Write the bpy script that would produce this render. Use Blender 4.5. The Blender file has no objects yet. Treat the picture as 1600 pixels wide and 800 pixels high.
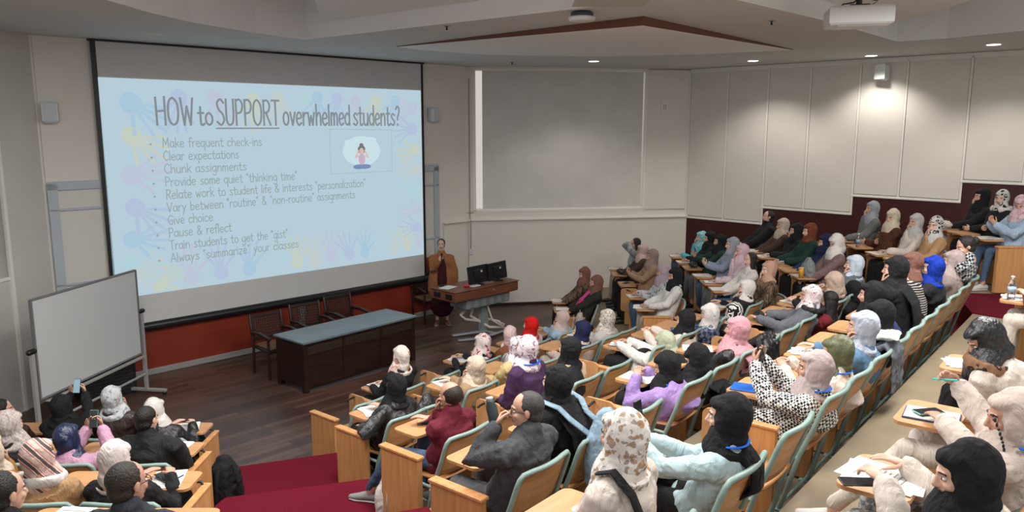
import bpy, bmesh, math, random
from mathutils import Vector, Matrix, noise
from mathutils.geometry import tessellate_polygon
V = Vector
SC = bpy.context.scene
COL = SC.collection
R = math.radians

# ------------------------------------------------------------------ camera, world, lights, exposure
cam_d = bpy.data.cameras.new('camera'); cam = bpy.data.objects.new('camera', cam_d); COL.objects.link(cam)
cam.location = (0, 0, 3.9); cam.rotation_euler = (R(90 - 9.45), 0, 0)
cam_d.sensor_width = 36; cam_d.lens = 1213 / 1600 * 36; cam_d.clip_start = .05; cam_d.clip_end = 100
SC.camera = cam
SC.view_settings.view_transform = 'Standard'; SC.view_settings.look = 'None'
SC.view_settings.gamma = 1; SC.view_settings.use_curve_mapping = False
SC.view_settings.exposure = 0.0
w = bpy.data.worlds.new('world'); SC.world = w; w.use_nodes = True
w.node_tree.nodes['Background'].inputs[0].default_value = (.92, .96, 1.0, 1)
w.node_tree.nodes['Background'].inputs[1].default_value = 1.0

def area(name, loc, size, power, col=(1, .975, .94), rot=(0, 0, 0), sy=None):
    d = bpy.data.lights.new(name, 'AREA'); d.energy = power; d.color = col; d.size = size
    if sy: d.shape = 'RECTANGLE'; d.size_y = sy
    o = bpy.data.objects.new(name, d); o.location = loc; o.rotation_euler = rot; COL.objects.link(o); return o
def spot(name, loc, power, ang=100, col=(1, .93, .84), blend=.6):
    d = bpy.data.lights.new(name, 'SPOT'); d.energy = power; d.color = col; d.spot_size = R(ang); d.spot_blend = blend
    d.shadow_soft_size = .06
    o = bpy.data.objects.new(name, d); o.location = loc; COL.objects.link(o); return o
for x, y in ((-1.4, 6.2), (5.2, 6.6), (-2.6, 5.0)): area('recess_fill_light', (x, y, 5.22), 1.0, 45, rot=(math.pi, 0, 0))   # added fill lights, out of view, brightening the raised recesses
# ceiling lamps over the seats (panel lamps of the hall) and over the stage
for x, y, p in ((-3.2, 5.4, 130), (0.2, 4.4, 120), (3.4, 5.8, 150), (-.4, 7.3, 170), (5.2, 7.2, 130), (3.3, 2.0, 75), (-.6, 1.2, 60)):
    area('ceiling_lamp_light', (x, y, 5.1), 1.2, p)
DOWN = ((1.57, 15.32, 90), (4.6, 15.22, 110), (6.36, 14.14, 110), (7.37, 12.25, 110))
for x, y, p in DOWN: spot('downlight_beam', (x, y, 5.10), p, 125)

# ------------------------------------------------------------------ materials
MATS = {}
def newmat(name):
    m = bpy.data.materials.new(name); m.use_nodes = True
    return m, m.node_tree.nodes, m.node_tree.links, m.node_tree.nodes['Principled BSDF']
def plain(name, col, rough=.6, metal=0, spec=.4, bump=0, bscale=40, var=0):
    if name in MATS: return MATS[name]
    m, N, L, b = newmat(name)
    b.inputs['Base Color'].default_value = (*col, 1); b.inputs['Roughness'].default_value = rough
    b.inputs['Metallic'].default_value = metal; b.inputs['Specular IOR Level'].default_value = spec
    if bump or var:
        t = N.new('ShaderNodeTexCoord'); n = N.new('ShaderNodeTexNoise'); n.inputs['Scale'].default_value = bscale
        n.inputs['Detail'].default_value = 4
        L.new(t.outputs['Object'], n.inputs['Vector'])
        if bump:
            bp = N.new('ShaderNodeBump'); bp.inputs['Strength'].default_value = bump; bp.inputs['Distance'].default_value = .01
            L.new(n.outputs['Fac'], bp.inputs['Height']); L.new(bp.outputs['Normal'], b.inputs['Normal'])
        if var:
            r = N.new('ShaderNodeValToRGB'); L.new(n.outputs['Fac'], r.inputs['Fac'])
            r.color_ramp.elements[0].color = (*[c * (1 - var) for c in col], 1); r.color_ramp.elements[1].color = (*[min(1, c * (1 + var)) for c in col], 1)
            r.color_ramp.elements[0].position = .3; r.color_ramp.elements[1].position = .7
            L.new(r.outputs['Color'], b.inputs['Base Color'])
    MATS[name] = m; return m
def emit(name, col, s=1.0):
    if name in MATS: return MATS[name]
    m, N, L, b = newmat(name)
    b.inputs['Base Color'].default_value = (0, 0, 0, 1); b.inputs['Roughness'].default_value = .9; b.inputs['Specular IOR Level'].default_value = 0
    b.inputs['Emission Color'].default_value = (*col, 1); b.inputs['Emission Strength'].default_value = s
    MATS[name] = m; return m
def wood(name, c1, c2, scale=6, axis='Z', rough=.4, stretch=10, spec=.4):
    if name in MATS: return MATS[name]
    m, N, L, b = newmat(name)
    t = N.new('ShaderNodeTexCoord'); mp = N.new('ShaderNodeMapping')
    s = {'X': (1, stretch, stretch), 'Y': (stretch, 1, stretch), 'Z': (stretch, stretch, 1)}[axis]
    mp.inputs['Scale'].default_value = s
    n = N.new('ShaderNodeTexNoise'); n.inputs['Scale'].default_value = scale * .3; n.inputs['Detail'].default_value = 6; n.inputs['Distortion'].default_value = .6
    r = N.new('ShaderNodeValToRGB'); r.color_ramp.elements[0].position = .3; r.color_ramp.elements[1].position = .72
    r.color_ramp.elements[0].color = (*c1, 1); r.color_ramp.elements[1].color = (*c2, 1)
    L.new(t.outputs['Object'], mp.inputs['Vector']); L.new(mp.outputs['Vector'], n.inputs['Vector']); L.new(n.outputs['Fac'], r.inputs['Fac'])
    L.new(r.outputs['Color'], b.inputs['Base Color']); b.inputs['Roughness'].default_value = rough; b.inputs['Specular IOR Level'].default_value = spec
    MATS[name] = m; return m

def cloth(name, col, pattern=None, col2=None, scale=10, rough=.85, col3=None, wr=.85):
    """woven cloth with folds; pattern is printed on the cloth"""
    if name in MATS: return MATS[name]
    m, N, L, b = newmat(name)
    b.inputs['Roughness'].default_value = rough; b.inputs['Specular IOR Level'].default_value = .25 if rough > .6 else .6
    t = N.new('ShaderNodeTexCoord'); src = t.outputs['Object']
    def noise_(sc, det=3, dist=0.0, vec=None):
        n = N.new('ShaderNodeTexNoise'); n.inputs['Scale'].default_value = sc; n.inputs['Detail'].default_value = det; n.inputs['Distortion'].default_value = dist
        L.new(vec or src, n.inputs['Vector']); return n.outputs['Fac']
    def ramp(fac, stops, const=True):
        r = N.new('ShaderNodeValToRGB'); L.new(fac, r.inputs['Fac']); cr = r.color_ramp
        if const: cr.interpolation = 'CONSTANT'
        while len(cr.elements) < len(stops): cr.elements.new(.5)
        for e, (p, c) in zip(cr.elements, stops): e.position = p; e.color = (*c, 1)
        return r.outputs['Color']
    out = None
    if pattern == 'leopard' or pattern == 'dots':
        v = N.new('ShaderNodeTexVoronoi'); v.inputs['Scale'].default_value = scale
        mx = N.new('ShaderNodeMixRGB') ; mx.inputs[0].default_value = .06
        nn = N.new('ShaderNodeTexNoise'); nn.inputs['Scale'].default_value = scale * .8; L.new(src, nn.inputs['Vector'])
        L.new(src, mx.inputs[1]); L.new(nn.outputs['Color'], mx.inputs[2]); L.new(mx.outputs[0], v.inputs['Vector'])
        out = ramp(v.outputs['Distance'], [(0, col2), (.24 if pattern == 'dots' else .3, col), ] if pattern == 'dots' else [(0, col3 or col), (.2, col2), (.42, col)])
    elif pattern == 'zebra':
        wv = N.new('ShaderNodeTexWave'); wv.inputs['Scale'].default_value = scale; wv.inputs['Distortion'].default_value = 9; wv.inputs['Detail Scale'].default_value = 1.2
        L.new(src, wv.inputs['Vector']); out = ramp(wv.outputs['Fac'], [(0, col2), (.5, col)])
    elif pattern == 'stripe':
        wv = N.new('ShaderNodeTexWave'); wv.inputs['Scale'].default_value = scale; wv.inputs['Distortion'].default_value = 1.2
        wv.bands_direction = 'Z' if col3 is None else 'DIAGONAL'
        L.new(src, wv.inputs['Vector'])
        out = ramp(wv.outputs['Fac'], [(0, col), (.72, col2)] if col3 is None else [(0, col), (.35, col2), (.6, col3), (.85, (.09, .07, .07))])
    elif pattern == 'check':
        mp = N.new('ShaderNodeMapping'); mp.inputs['Rotation'].default_value = (R(40), R(35), R(45)); L.new(src, mp.inputs['Vector'])
        c = N.new('ShaderNodeTexChecker'); c.inputs['Scale'].default_value = scale; c.inputs['Color1'].default_value = (*col, 1); c.inputs['Color2'].default_value = (*col2, 1)
        L.new(mp.outputs['Vector'], c.inputs['Vector']); out = c.outputs['Color']
    elif pattern == 'floral':
        out = ramp(noise_(scale, 2, .4), [(0, col), (.56, col2), (.62, col3 or col)])
    elif pattern == 'fur':
        mp = N.new('ShaderNodeMapping'); mp.inputs['Scale'].default_value = (1, 1, .3); L.new(src, mp.inputs['Vector'])
        out = ramp(noise_(scale, 5, 1.0, mp.outputs['Vector']), [(.35, col2), (.62, col)], False)
    if out is None:
        out = ramp(noise_(5, 2), [(.3, tuple(c * .88 for c in col)), (.7, tuple(min(1, c * 1.08) for c in col))], False)
    L.new(out, b.inputs['Base Color'])
    # folds
    mp = N.new('ShaderNodeMapping'); mp.inputs['Scale'].default_value = (1, 1, .45); mp.inputs['Rotation'].default_value = (R(15), R(20), 0); L.new(src, mp.inputs['Vector'])
    n1 = noise_(7, 4, 1.4, mp.outputs['Vector']); n2 = noise_(160, 2)
    ad = N.new('ShaderNodeMath'); ad.operation = 'MULTIPLY_ADD'; L.new(n2, ad.inputs[0]); ad.inputs[1].default_value = .04; L.new(n1, ad.inputs[2])
    bp = N.new('ShaderNodeBump'); bp.inputs['Strength'].default_value = wr; bp.inputs['Distance'].default_value = .05
    L.new(ad.outputs[0], bp.inputs['Height']); L.new(bp.outputs['Normal'], b.inputs['Normal'])
    MATS[name] = m; return m

K = (.012, .012, .014)
CL = {
 'scarf_black': ((.011, .011, .013),), 'scarf_black_satin': ((.012, .013, .016), None, None, 10, .34),
 'scarf_white': ((.62, .58, .55),), 'scarf_white_pink': ((.62, .55, .5), 'floral', (.55, .16, .12), 9, .85, (.45, .35, .3)),
 'scarf_white_red': ((.62, .54, .52), 'floral', (.35, .03, .06), 11), 'scarf_pink_dots': ((.6, .45, .43), 'dots', (.25, .1, .12), 45),
 'scarf_red': ((.5, .008, .008),), 'scarf_pale_pink': ((.5, .37, .34),), 'scarf_beige': ((.55, .44, .35),),
 'scarf_white_floral': ((.62, .57, .6), 'floral', (.2, .09, .16), 16, .85, (.4, .3, .36)), 'scarf_navy': ((.012, .016, .055),),
 'scarf_navy_satin': ((.01, .018, .06), 'floral', (.02, .05, .14), 8, .35), 'scarf_leopard_pale': ((.55, .5, .45), 'leopard', (.16, .12, .09), 45),
 'scarf_sage': ((.42, .45, .33),), 'scarf_zebra': ((.7, .68, .66), 'zebra', K, 9), 'scarf_pink': ((.52, .26, .29),),
 'scarf_floral_red': ((.62, .52, .53), 'dots', (.16, .02, .05), 32), 'scarf_beige_deep': ((.42, .31, .24),), 'scarf_pale_blue': ((.46, .52, .6),),
 'scarf_brown_white': ((.7, .66, .62), 'leopard', (.36, .29, .23), 30, .8, (.45, .2, .07)), 'scarf_mauve': ((.42, .34, .33),), 'scarf_olive': ((.09, .1, .045), None, None, 10, .5),
 'scarf_ice': ((.4, .44, .52),), 'scarf_brown': ((.17, .08, .06),), 'scarf_royal_blue': ((.005, .03, .3),), 'scarf_taupe': ((.33, .26, .25),),
 'scarf_taupe_brown': ((.26, .19, .16),), 'scarf_lilac': ((.36, .29, .33),), 'scarf_turquoise': ((.3, .55, .6), 'floral', (.06, .3, .36), 26),
 'scarf_grey': ((.3, .32, .36),), 'scarf_light_grey': ((.42, .41, .4),), 'scarf_baby_pink': ((.58, .4, .46),), 'scarf_peach': ((.44, .27, .19),),
 'scarf_cream': ((.48, .4, .32),), 'scarf_cream_light': ((.56, .5, .38),), 'scarf_rust': ((.2, .055, .02), 'fur', (.1, .03, .012), 60),
 'scarf_black_white': ((.5, .5, .48), 'leopard', K, 18, .8, (.5, .5, .48)), 'scarf_pink_floral': ((.58, .42, .45), 'floral', (.4, .16, .22), 20),
 'scarf_paisley': ((.46, .47, .48), 'floral', (.22, .26, .27), 14), 'scarf_plaid_beige': ((.46, .4, .36), 'check', (.36, .31, .29), 50),
 'scarf_blush_white': ((.6, .53, .5),), 'scarf_stripe_warm': ((.55, .42, .38), 'stripe', (.5, .14, .09), 5, .8, (.62, .5, .44)), 'scarf_sand': ((.52, .43, .38),),
 'coat_black': ((.016, .016, .02),), 'coat_rust': ((.2, .07, .03),), 'coat_pale_grey': ((.45, .42, .4),), 'coat_light_blue': ((.32, .43, .55),),
 'coat_tan': ((.3, .2, .12),), 'coat_yellow': ((.55, .42, .2),), 'coat_blush': ((.5, .38, .33),), 'coat_purple': ((.045, .02, .06),),
 'coat_beige': ((.5, .34, .22),), 'coat_white': ((.62, .6, .57),), 'coat_cream': ((.6, .53, .47),), 'coat_plaid_blue': ((.03, .04, .1), 'check', (.15, .17, .25), 22),
 'coat_lilac': ((.3, .2, .46),), 'coat_grey': ((.11, .12, .14),), 'coat_red_dark': ((.16, .015, .02),), 'coat_houndstooth': ((.75, .73, .7), 'check', (.02, .02, .025), 58, .85, None, .35),
 'coat_blue': ((.1, .2, .32),), 'coat_taupe': ((.24, .19, .17),), 'coat_leopard': ((.2, .13, .08), 'fur', (.02, .015, .012), 34), 'coat_parka_green': ((.022, .024, .02),),
 'coat_fluffy_grey': ((.4, .42, .44), 'fur', (.2, .21, .22), 30), 'coat_brown_dark': ((.06, .035, .025),), 'coat_turquoise': ((.08, .42, .5),),
 'coat_dark_green': ((.012, .04, .03),), 'coat_blue_grey': ((.24, .29, .38),), 'coat_pink_white': ((.62, .5, .54), 'floral', (.5, .3, .38), 10),
 'coat_mauve_tweed': ((.16, .1, .1), 'floral', (.26, .18, .17), 60), 'coat_brown_fur': ((.1, .04, .018), 'fur', (.045, .018, .01), 30), 'coat_camel': ((.4, .24, .12),),
 'coat_pink_lilac': ((.52, .3, .42),), 'coat_mustard': ((.26, .13, .035),), 'coat_sand': ((.54, .46, .41),),
 'knit_black': ((.013, .013, .015),), 'knit_maroon': ((.12, .012, .025),), 'knit_navy': ((.015, .03, .09),), 'knit_stripe': ((.02, .02, .025), 'stripe', (.4, .36, .33), 14),
 'leather_black': ((.012, .012, .014), None, None, 10, .38), 'leather_brown': ((.035, .02, .018), None, None, 10, .4),
 'shirt_ice_blue': ((.42, .56, .6),), 'shirt_floral': ((.5, .5, .52), 'floral', (.12, .12, .14), 18, .85, (.42, .5, .62)), 'shirt_plaid': ((.4, .42, .42), 'check', K, 34),
 'suit_grey': ((.06, .062, .068),), 'suit_dark': ((.016, .015, .018),), 'suit_grey_light': ((.16, .165, .17),), 'hoodie_black': ((.018, .02, .02),), 'hoodie_dark': ((.03, .035, .045),),
 'denim': ((.06, .1, .17),), 'cloth_black': ((.012, .012, .013),), 'cloth_brown': ((.07, .045, .035),), 'cloth_beige': ((.36, .3, .24),), 'cloth_grey': ((.12, .12, .13),),
 'cloth_grey_light': ((.42, .42, .4),), 'cloth_cream': ((.6, .54, .48),), 'cloth_olive': ((.08, .09, .06),), 'cloth_white': ((.55, .52, .48),), 'cloth_check_grey': ((.2, .2, .2), 'check', (.4, .4, .39), 30),
 'dress_maroon': ((.045, .006, .01),), 'coat_camel_brown': ((.3, .125, .05),),
 'denim_pack': ((.22, .32, .4), None, None, 10, .8), 'shawl_animal': ((.25, .14, .08), 'leopard', (.04, .025, .02), 16), 'fur_black': ((.01, .01, .012), 'fur', (.03, .03, .03), 40),
}
def C(n): return cloth(n, *CL[n])
SKIN = [plain('skin_%d' % i, c, .5, bump=.08, bscale=90) for i, c in enumerate(((.56, .33, .24), (.62, .39, .29), (.5, .28, .2)))]
HAIRM = {'hair_black': plain('hair_black', (.012, .01, .009), .45, bump=.9, bscale=120), 'hair_dark': plain('hair_dark', (.025, .017, .013), .5, bump=.9, bscale=110),
         'hair_grey': plain('hair_grey', (.05, .046, .045), .55, bump=.9, bscale=120, var=.5)}
BROW = plain('brow_dark', (.02, .013, .01), .6); EYEW = plain('eye_white', (.6, .58, .55), .3); IRIS = plain('eye_iris', (.03, .015, .01), .2); LIPS = plain('lips', (.34, .12, .1), .45)
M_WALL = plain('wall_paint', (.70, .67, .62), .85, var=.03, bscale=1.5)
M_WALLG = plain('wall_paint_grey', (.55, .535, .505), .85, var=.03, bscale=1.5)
M_CEIL = plain('ceiling_paint', (.60, .605, .60), .9, var=.02, bscale=2)
M_TRIM = plain('trim_white', (.78, .755, .71), .6)
M_PLY = wood('plywood_beech', (.38, .17, .06), (.56, .29, .12), 8, 'X', .38)
M_PLYV = wood('plywood_beech_upright', (.44, .2, .07), (.6, .31, .125), 8, 'Z', .38)
M_TAB = wood('tablet_beech', (.42, .21, .09), (.54, .30, .14), 8, 'X', .4)
M_TEAL = plain('steel_pale_green', (.23, .33, .30), .42, var=.12, bscale=8)
M_DARKW = wood('dark_walnut', (.012, .006, .005), (.035, .014, .01), 8, 'X', .35)
M_LECT = wood('lectern_wood', (.12, .045, .026), (.22, .09, .045), 8, 'X', .35)
M_METAL = plain('grey_metal', (.3, .33, .35), .4, .3)
M_ALU = plain('aluminium', (.42, .42, .41), .45, .3)
M_BLACK = plain('black_plastic', (.012, .012, .013), .4)
M_WHITEP = plain('white_plastic', (.62, .63, .64), .4)
M_PAPER = plain('paper_white', (.72, .72, .7), .8, var=.04, bscale=15)
M_GLASS = plain('bottle_clear', (.75, .8, .85), .08)
MATS['bottle_clear'].node_tree.nodes['Principled BSDF'].inputs['Transmission Weight'].default_value = 1.0
M_SOLE = plain('sole_white', (.5, .48, .45), .6)

# ------------------------------------------------------------------ mesh builder
class MB:
    def __init__(s): s.v = []; s.f = []; s.m = []; s.mi = 0
    def add(s, vs, fs, M=None):
        o = len(s.v)
        s.v += [(M @ V(p))[:] for p in vs] if M is not None else [tuple(p) for p in vs]
        s.f += [tuple(i + o for i in f) for f in fs]; s.m += [s.mi] * len(fs); return s
    def box(s, c, d, M=None, bev=0):
        x, y, z = d[0] / 2, d[1] / 2, d[2] / 2
        if bev and bev < min(x, y, z):
            b = bev; vs = []; 
            for sz, zz in ((-z, 0), (-z + b, 1), (z - b, 1), (z, 0)):
                e = 0 if zz else b
                for px, py in ((-x + e + b * 0, -y + e), (x - e, -y + e), (x - e, y - e), (-x + e, y - e)): vs.append((c[0] + px, c[1] + py, c[2] + sz))
            fs = [(3, 2, 1, 0), (12, 13, 14, 15)]
            for k in range(3):
                for i in range(4): j = (i + 1) % 4; fs.append((k * 4 + i, k * 4 + j, k * 4 + 4 + j, k * 4 + 4 + i))
            return s.add(vs, fs, M)
        vs = [(c[0] + a * x, c[1] + b_ * y, c[2] + e * z) for e in (-1, 1) for a, b_ in ((-1, -1), (1, -1), (1, 1), (-1, 1))]
        return s.add(vs, [(3, 2, 1, 0), (4, 5, 6, 7), (0, 1, 5, 4), (1, 2, 6, 5), (2, 3, 7, 6), (3, 0, 4, 7)], M)
    def prism(s, poly, z0, z1, M=None):
        n = len(poly); vs = [(p[0], p[1], z0) for p in poly] + [(p[0], p[1], z1) for p in poly]
        a = sum(poly[i][0] * poly[(i + 1) % n][1] - poly[(i + 1) % n][0] * poly[i][1] for i in range(n))
        idx = range(n) if a > 0 else range(n - 1, -1, -1); idx = list(idx)
        fs = [tuple(reversed(idx)), tuple(i + n for i in idx)]
        for k in range(n): i, j = idx[k], idx[(k + 1) % n]; fs.append((i, j, j + n, i + n))
        return s.add(vs, fs, M)
    def tube(s, pts, rad, n=8, ref=(1, 0, 0), cap=True, M=None, closed=False):
        pts = [V(p) for p in pts]; N = len(pts)
        rr = [rad] * N if not isinstance(rad, (list,)) else rad
        rr = [(r, r) if not isinstance(r, tuple) else r for r in rr]
        T = []
        for i in range(N):
            a = pts[(i - 1) % N] if (closed or i > 0) else pts[i]; b = pts[(i + 1) % N] if (closed or i < N - 1) else pts[i]
            t = (b - a); T.append(t.normalized() if t.length > 1e-9 else V((0, 0, 1)))
        rings = []; side = V(ref)
        for i in range(N):
            sd = side - T[i] * side.dot(T[i])
            if sd.length < .05: sd = T[i].orthogonal()
            sd.normalize(); up = T[i].cross(sd); side = sd if isinstance(rad, (int, float)) else V(ref)
            rings.append((pts[i], sd, up, rr[i], T[i]))
        if cap and not closed:
            p, sd, up, r, t = rings[0]; m = min(r)
            pre = [(p - t * m * .9, sd, up, (r[0] * .45, r[1] * .45), t), (p - t * m * .55, sd, up, (r[0] * .83, r[1] * .83), t)]
            p, sd, up, r, t = rings[-1]; m = min(r)
            post = [(p + t * m * .55, sd, up, (r[0] * .83, r[1] * .83), t), (p + t * m * .9, sd, up, (r[0] * .45, r[1] * .45), t)]
            rings = pre + rings + post
        vs = []; fs = []
        for p, sd, up, r, t in rings:
            for k in range(n):
                a = 2 * math.pi * k / n; vs.append(p + sd * (r[0] * math.cos(a)) + up * (r[1] * math.sin(a)))
        m = len(rings)
        for i in range(m if closed else m - 1):
            j = (i + 1) % m
            for k in range(n): l = (k + 1) % n; fs.append((i * n + k, i * n + l, j * n + l, j * n + k))
        if not closed: fs.append(tuple(range(n - 1, -1, -1))); fs.append(tuple((m - 1) * n + k for k in range(n)))
        return s.add(vs, fs, M)
    def ell(s, c, r, n=12, m=8, M=None, rot=None):
        Q = Matrix.Translation(V(c)) @ (rot.to_4x4() if rot is not None else Matrix.Identity(4))
        if M is not None: Q = M @ Q
        vs = [(0, 0, -r[2])]
        for i in range(1, m):
            a = -math.pi / 2 + math.pi * i / m
            for k in range(n): b = 2 * math.pi * k / n; vs.append((r[0] * math.cos(a) * math.cos(b), r[1] * math.cos(a) * math.sin(b), r[2] * math.sin(a)))
        vs.append((0, 0, r[2])); fs = []
        for k in range(n): fs.append((0, 1 + (k + 1) % n, 1 + k))
        for i in range(m - 2):
            for k in range(n): l = (k + 1) % n; fs.append((1 + i * n + k, 1 + i * n + l, 1 + (i + 1) * n + l, 1 + (i + 1) * n + k))
        e = len(vs) - 1
        for k in range(n): fs.append((1 + (m - 2) * n + k, 1 + (m - 2) * n + (k + 1) % n, e))
        return s.add(vs, fs, Q)
    def lathe(s, prof, n=16, M=None):
        vs = []; fs = []
        for r, z in prof:
            for k in range(n): a = 2 * math.pi * k / n; vs.append((r * math.cos(a), r * math.sin(a), z))
        for i in range(len(prof) - 1):
            for k in range(n): l = (k + 1) % n; fs.append((i * n + k, i * n + l, (i + 1) * n + l, (i + 1) * n + k))
        fs.append(tuple(range(n - 1, -1, -1))); fs.append(tuple((len(prof) - 1) * n + k for k in range(n)))
        return s.add(vs, fs, M)
    def mesh(s, name, mats):
        me = bpy.data.meshes.new(name); me.from_pydata(s.v, [], s.f)
        for m in (mats if isinstance(mats, (list, tuple)) else [mats]): me.materials.append(m)
        if any(s.m): me.polygons.foreach_set('material_index', s.m)
        return me
    def build(s, name, mats, parent=None, smooth=False, loc=None, rotz=None):
        me = s.mesh(name, mats)
        if smooth: me.polygons.foreach_set('use_smooth', [True] * len(me.polygons))
        me.update(); o = bpy.data.objects.new(name, me); COL.objects.link(o)
        if parent: o.parent = parent
        if loc is not None: o.location = loc
        if rotz is not None: o.rotation_euler = (0, 0, rotz)
        return o
def tag(o, label=None, cat=None, group=None, kind=None):
    if label: o['label'] = label
    if cat: o['category'] = cat
    if group: o['group'] = group
    if kind: o['kind'] = kind
    return o
def empty(name, loc, rz=0, label=None, cat=None, group=None):
    o = bpy.data.objects.new(name, None); o.empty_display_size = .1; COL.objects.link(o); o.location = loc; o.rotation_euler = (0, 0, rz)
    return tag(o, label, cat, group)
def struct(name, mb, mat, smooth=False, parent=None):
    o = mb.build(name, mat, parent, smooth)
    if not parent: o['kind'] = 'structure'
    return o
def copy_tree(o, parent=None):
    c = o.copy(); COL.objects.link(c); c.parent = parent
    for ch in o.children: copy_tree(ch, c)
    return c
q = 2 ** -.5
def xy(s, t): return ((s - t) * q, (s + t) * q)
# ------------------------------------------------------------------ levels of the seating
T = {k: 7.0 - 1.28 * (k - 1) for k in range(1, 8)}
XR = {1: 1.47, 2: 2.70, 3: 3.86, 4: 4.93, 5: 6.08, 6: 7.22, 7: 8.4}
YL = {1: 7.33, 2: 6.02, 3: 4.70, 4: 3.50, 5: 2.3, 6: 1.1, 7: -.2}
HZ = .33
def cline(k, s, off=0): return xy(s, T[k] + .1 * (s - 4) + off)
def boundary(k):   # front edge of level k (k>=2)
    j = k - 1
    xl = -3.1 + .5 * (j - 1); S = (4.45, 3.85, 3.5, 2.95, 2.4, 1.9)[j - 1]; E = (9.3, 9.2, 10.05, 10.75, 10.5, 10.4)[j - 1]; yn = (12.9, 11.7, 10.6, 10.9, 10.4, 10.2)[j - 1]
    return [(-9, YL[j]), (xl, YL[j]), (xl + .08, YL[j] + .38), cline(j, S, .02), cline(j, E, .02), (XR[j], yn), (XR[j], 21.5 - XR[j])]
M_FLOORB = plain('vinyl_beige', (.23, .185, .12), .55, var=.1, bscale=3)
m, N, L, b = newmat('stage_planks')
tc = N.new('ShaderNodeTexCoord'); mp = N.new('ShaderNodeMapping'); mp.inputs['Rotation'].default_value = (0, 0, R(-45))
br = N.new('ShaderNodeTexBrick'); br.inputs['Scale'].default_value = 1.0; br.inputs['Brick Width'].default_value = 1.3; br.inputs['Row Height'].default_value = .12
br.inputs['Mortar Size'].default_value = .004; br.inputs['Color1'].default_value = (.055, .029, .02, 1); br.inputs['Color2'].default_value = (.12, .066, .045, 1); br.inputs['Mortar'].default_value = (.012, .007, .005, 1)
L.new(tc.outputs['Object'], mp.inputs['Vector']); L.new(mp.outputs['Vector'], br.inputs['Vector'])
nz = N.new('ShaderNodeTexNoise'); nz.inputs['Scale'].default_value = 1.2; nz.inputs['Detail'].default_value = 5; L.new(tc.outputs['Object'], nz.inputs['Vector'])
mx = N.new('ShaderNodeMixRGB'); mx.blend_type = 'MULTIPLY'; mx.inputs[0].default_value = .7; L.new(br.outputs['Color'], mx.inputs[1])
rp = N.new('ShaderNodeValToRGB'); rp.color_ramp.elements[0].color = (.55, .5, .48, 1); rp.color_ramp.elements[1].color = (1.3, 1.25, 1.25, 1); rp.color_ramp.elements[0].position = .3; rp.color_ramp.elements[1].position = .7
L.new(nz.outputs['Fac'], rp.inputs['Fac']); L.new(rp.outputs['Color'], mx.inputs[2]); L.new(mx.outputs[0], b.inputs['Base Color']); b.inputs['Roughness'].default_value = .36
mb = MB(); mb.box((1, 8, -.05), (22, 24, .1)); struct('floor', mb, m)
M_CARPET = plain('red_carpet', (.115, .006, .016), .95, spec=.1, bump=.5, bscale=300, var=.15)
for k in range(2, 8):
    B = boundary(k); z = HZ * (k - 1)
    mb = MB(); mb.prism(B + [(13, 9.5), (13, -3), (-9, -3)], z - HZ, z - .0005); struct('floor', mb, M_FLOORB)
mb = MB()
for k in range(2, 7):
    B = boundary(k); B2 = boundary(k + 1); z = HZ * (k - 1)
    for a in ((1, 2, 3), (4, 5)):
        poly = [B[i] for i in a] + [B2[i] for i in reversed(a)]
        c = V((sum(p[0] for p in poly) / len(poly), sum(p[1] for p in poly) / len(poly)))
        mb.prism(poly, z, z + .012)
        for i, j in zip(a, a[1:]):
            p0, p1 = V(B[i]), V(B[j]); d = (p1 - p0).normalized(); nrm = V((-d.y, d.x)) * .012
            if nrm.dot(c - p0) > 0: nrm = -nrm
            mb.prism([p0[:], p1[:], (p1 + nrm)[:], (p0 + nrm)[:]], z - HZ, z + .012)
struct('floor', mb, M_CARPET)

# ------------------------------------------------------------------ walls
MS = Matrix.Rotation(R(45), 4, 'Z')                                   # (s, t, z) frame of the screen wall
LC = V((-6.65, 11.03, 0)); CA = V((-.95, 16.70, 0)); CB = V((3.95, 17.5, 0))
MW = Matrix.Translation(CA) @ Matrix.Rotation(math.atan2(.8, 4.9), 4, 'Z'); LW = (CB - CA).length
MR = Matrix.Translation(CB) @ Matrix.Rotation(R(-45), 4, 'Z')
ML = Matrix.Translation(LC) @ Matrix.Rotation(R(80.8), 4, 'Z')
M_RED = plain('red_wainscot_paint', (.22, .028, .011), .5, var=.12, bscale=2)
mb = MB(); mb.box((7.1, 12.6, 2.575), (8.2, .2, 5.15), MS); struct('wall_screen', mb, M_WALL)
mb = MB(); mb.box((6.8, 12.49, .66), (7.3, .02, 1.12), MS); struct('trim_1', mb, M_RED)
mb = MB(); mb.box((6.8, 12.48, .05), (7.36, .05, .1), MS, .01); struct('baseboard_screen', mb, plain('baseboard_grey', (.3, .29, .28), .5))
mb = MB(); mb.box((10.82, 12.49, .95), (.74, .04, 1.86), MS, .01); mb.box((10.82, 12.47, 1.9), (.76, .1, .05), MS, .01); struct('trim_2', mb, M_WALL)
mb = MB(); mb.box((3.6, 12.49, 4.12), (.95, .03, 2.06), MS, .005); mb.box((10.18, 12.49, 4.15), (.46, .03, 2.0), MS, .005); struct('trim_3', mb, M_WALL)
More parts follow.
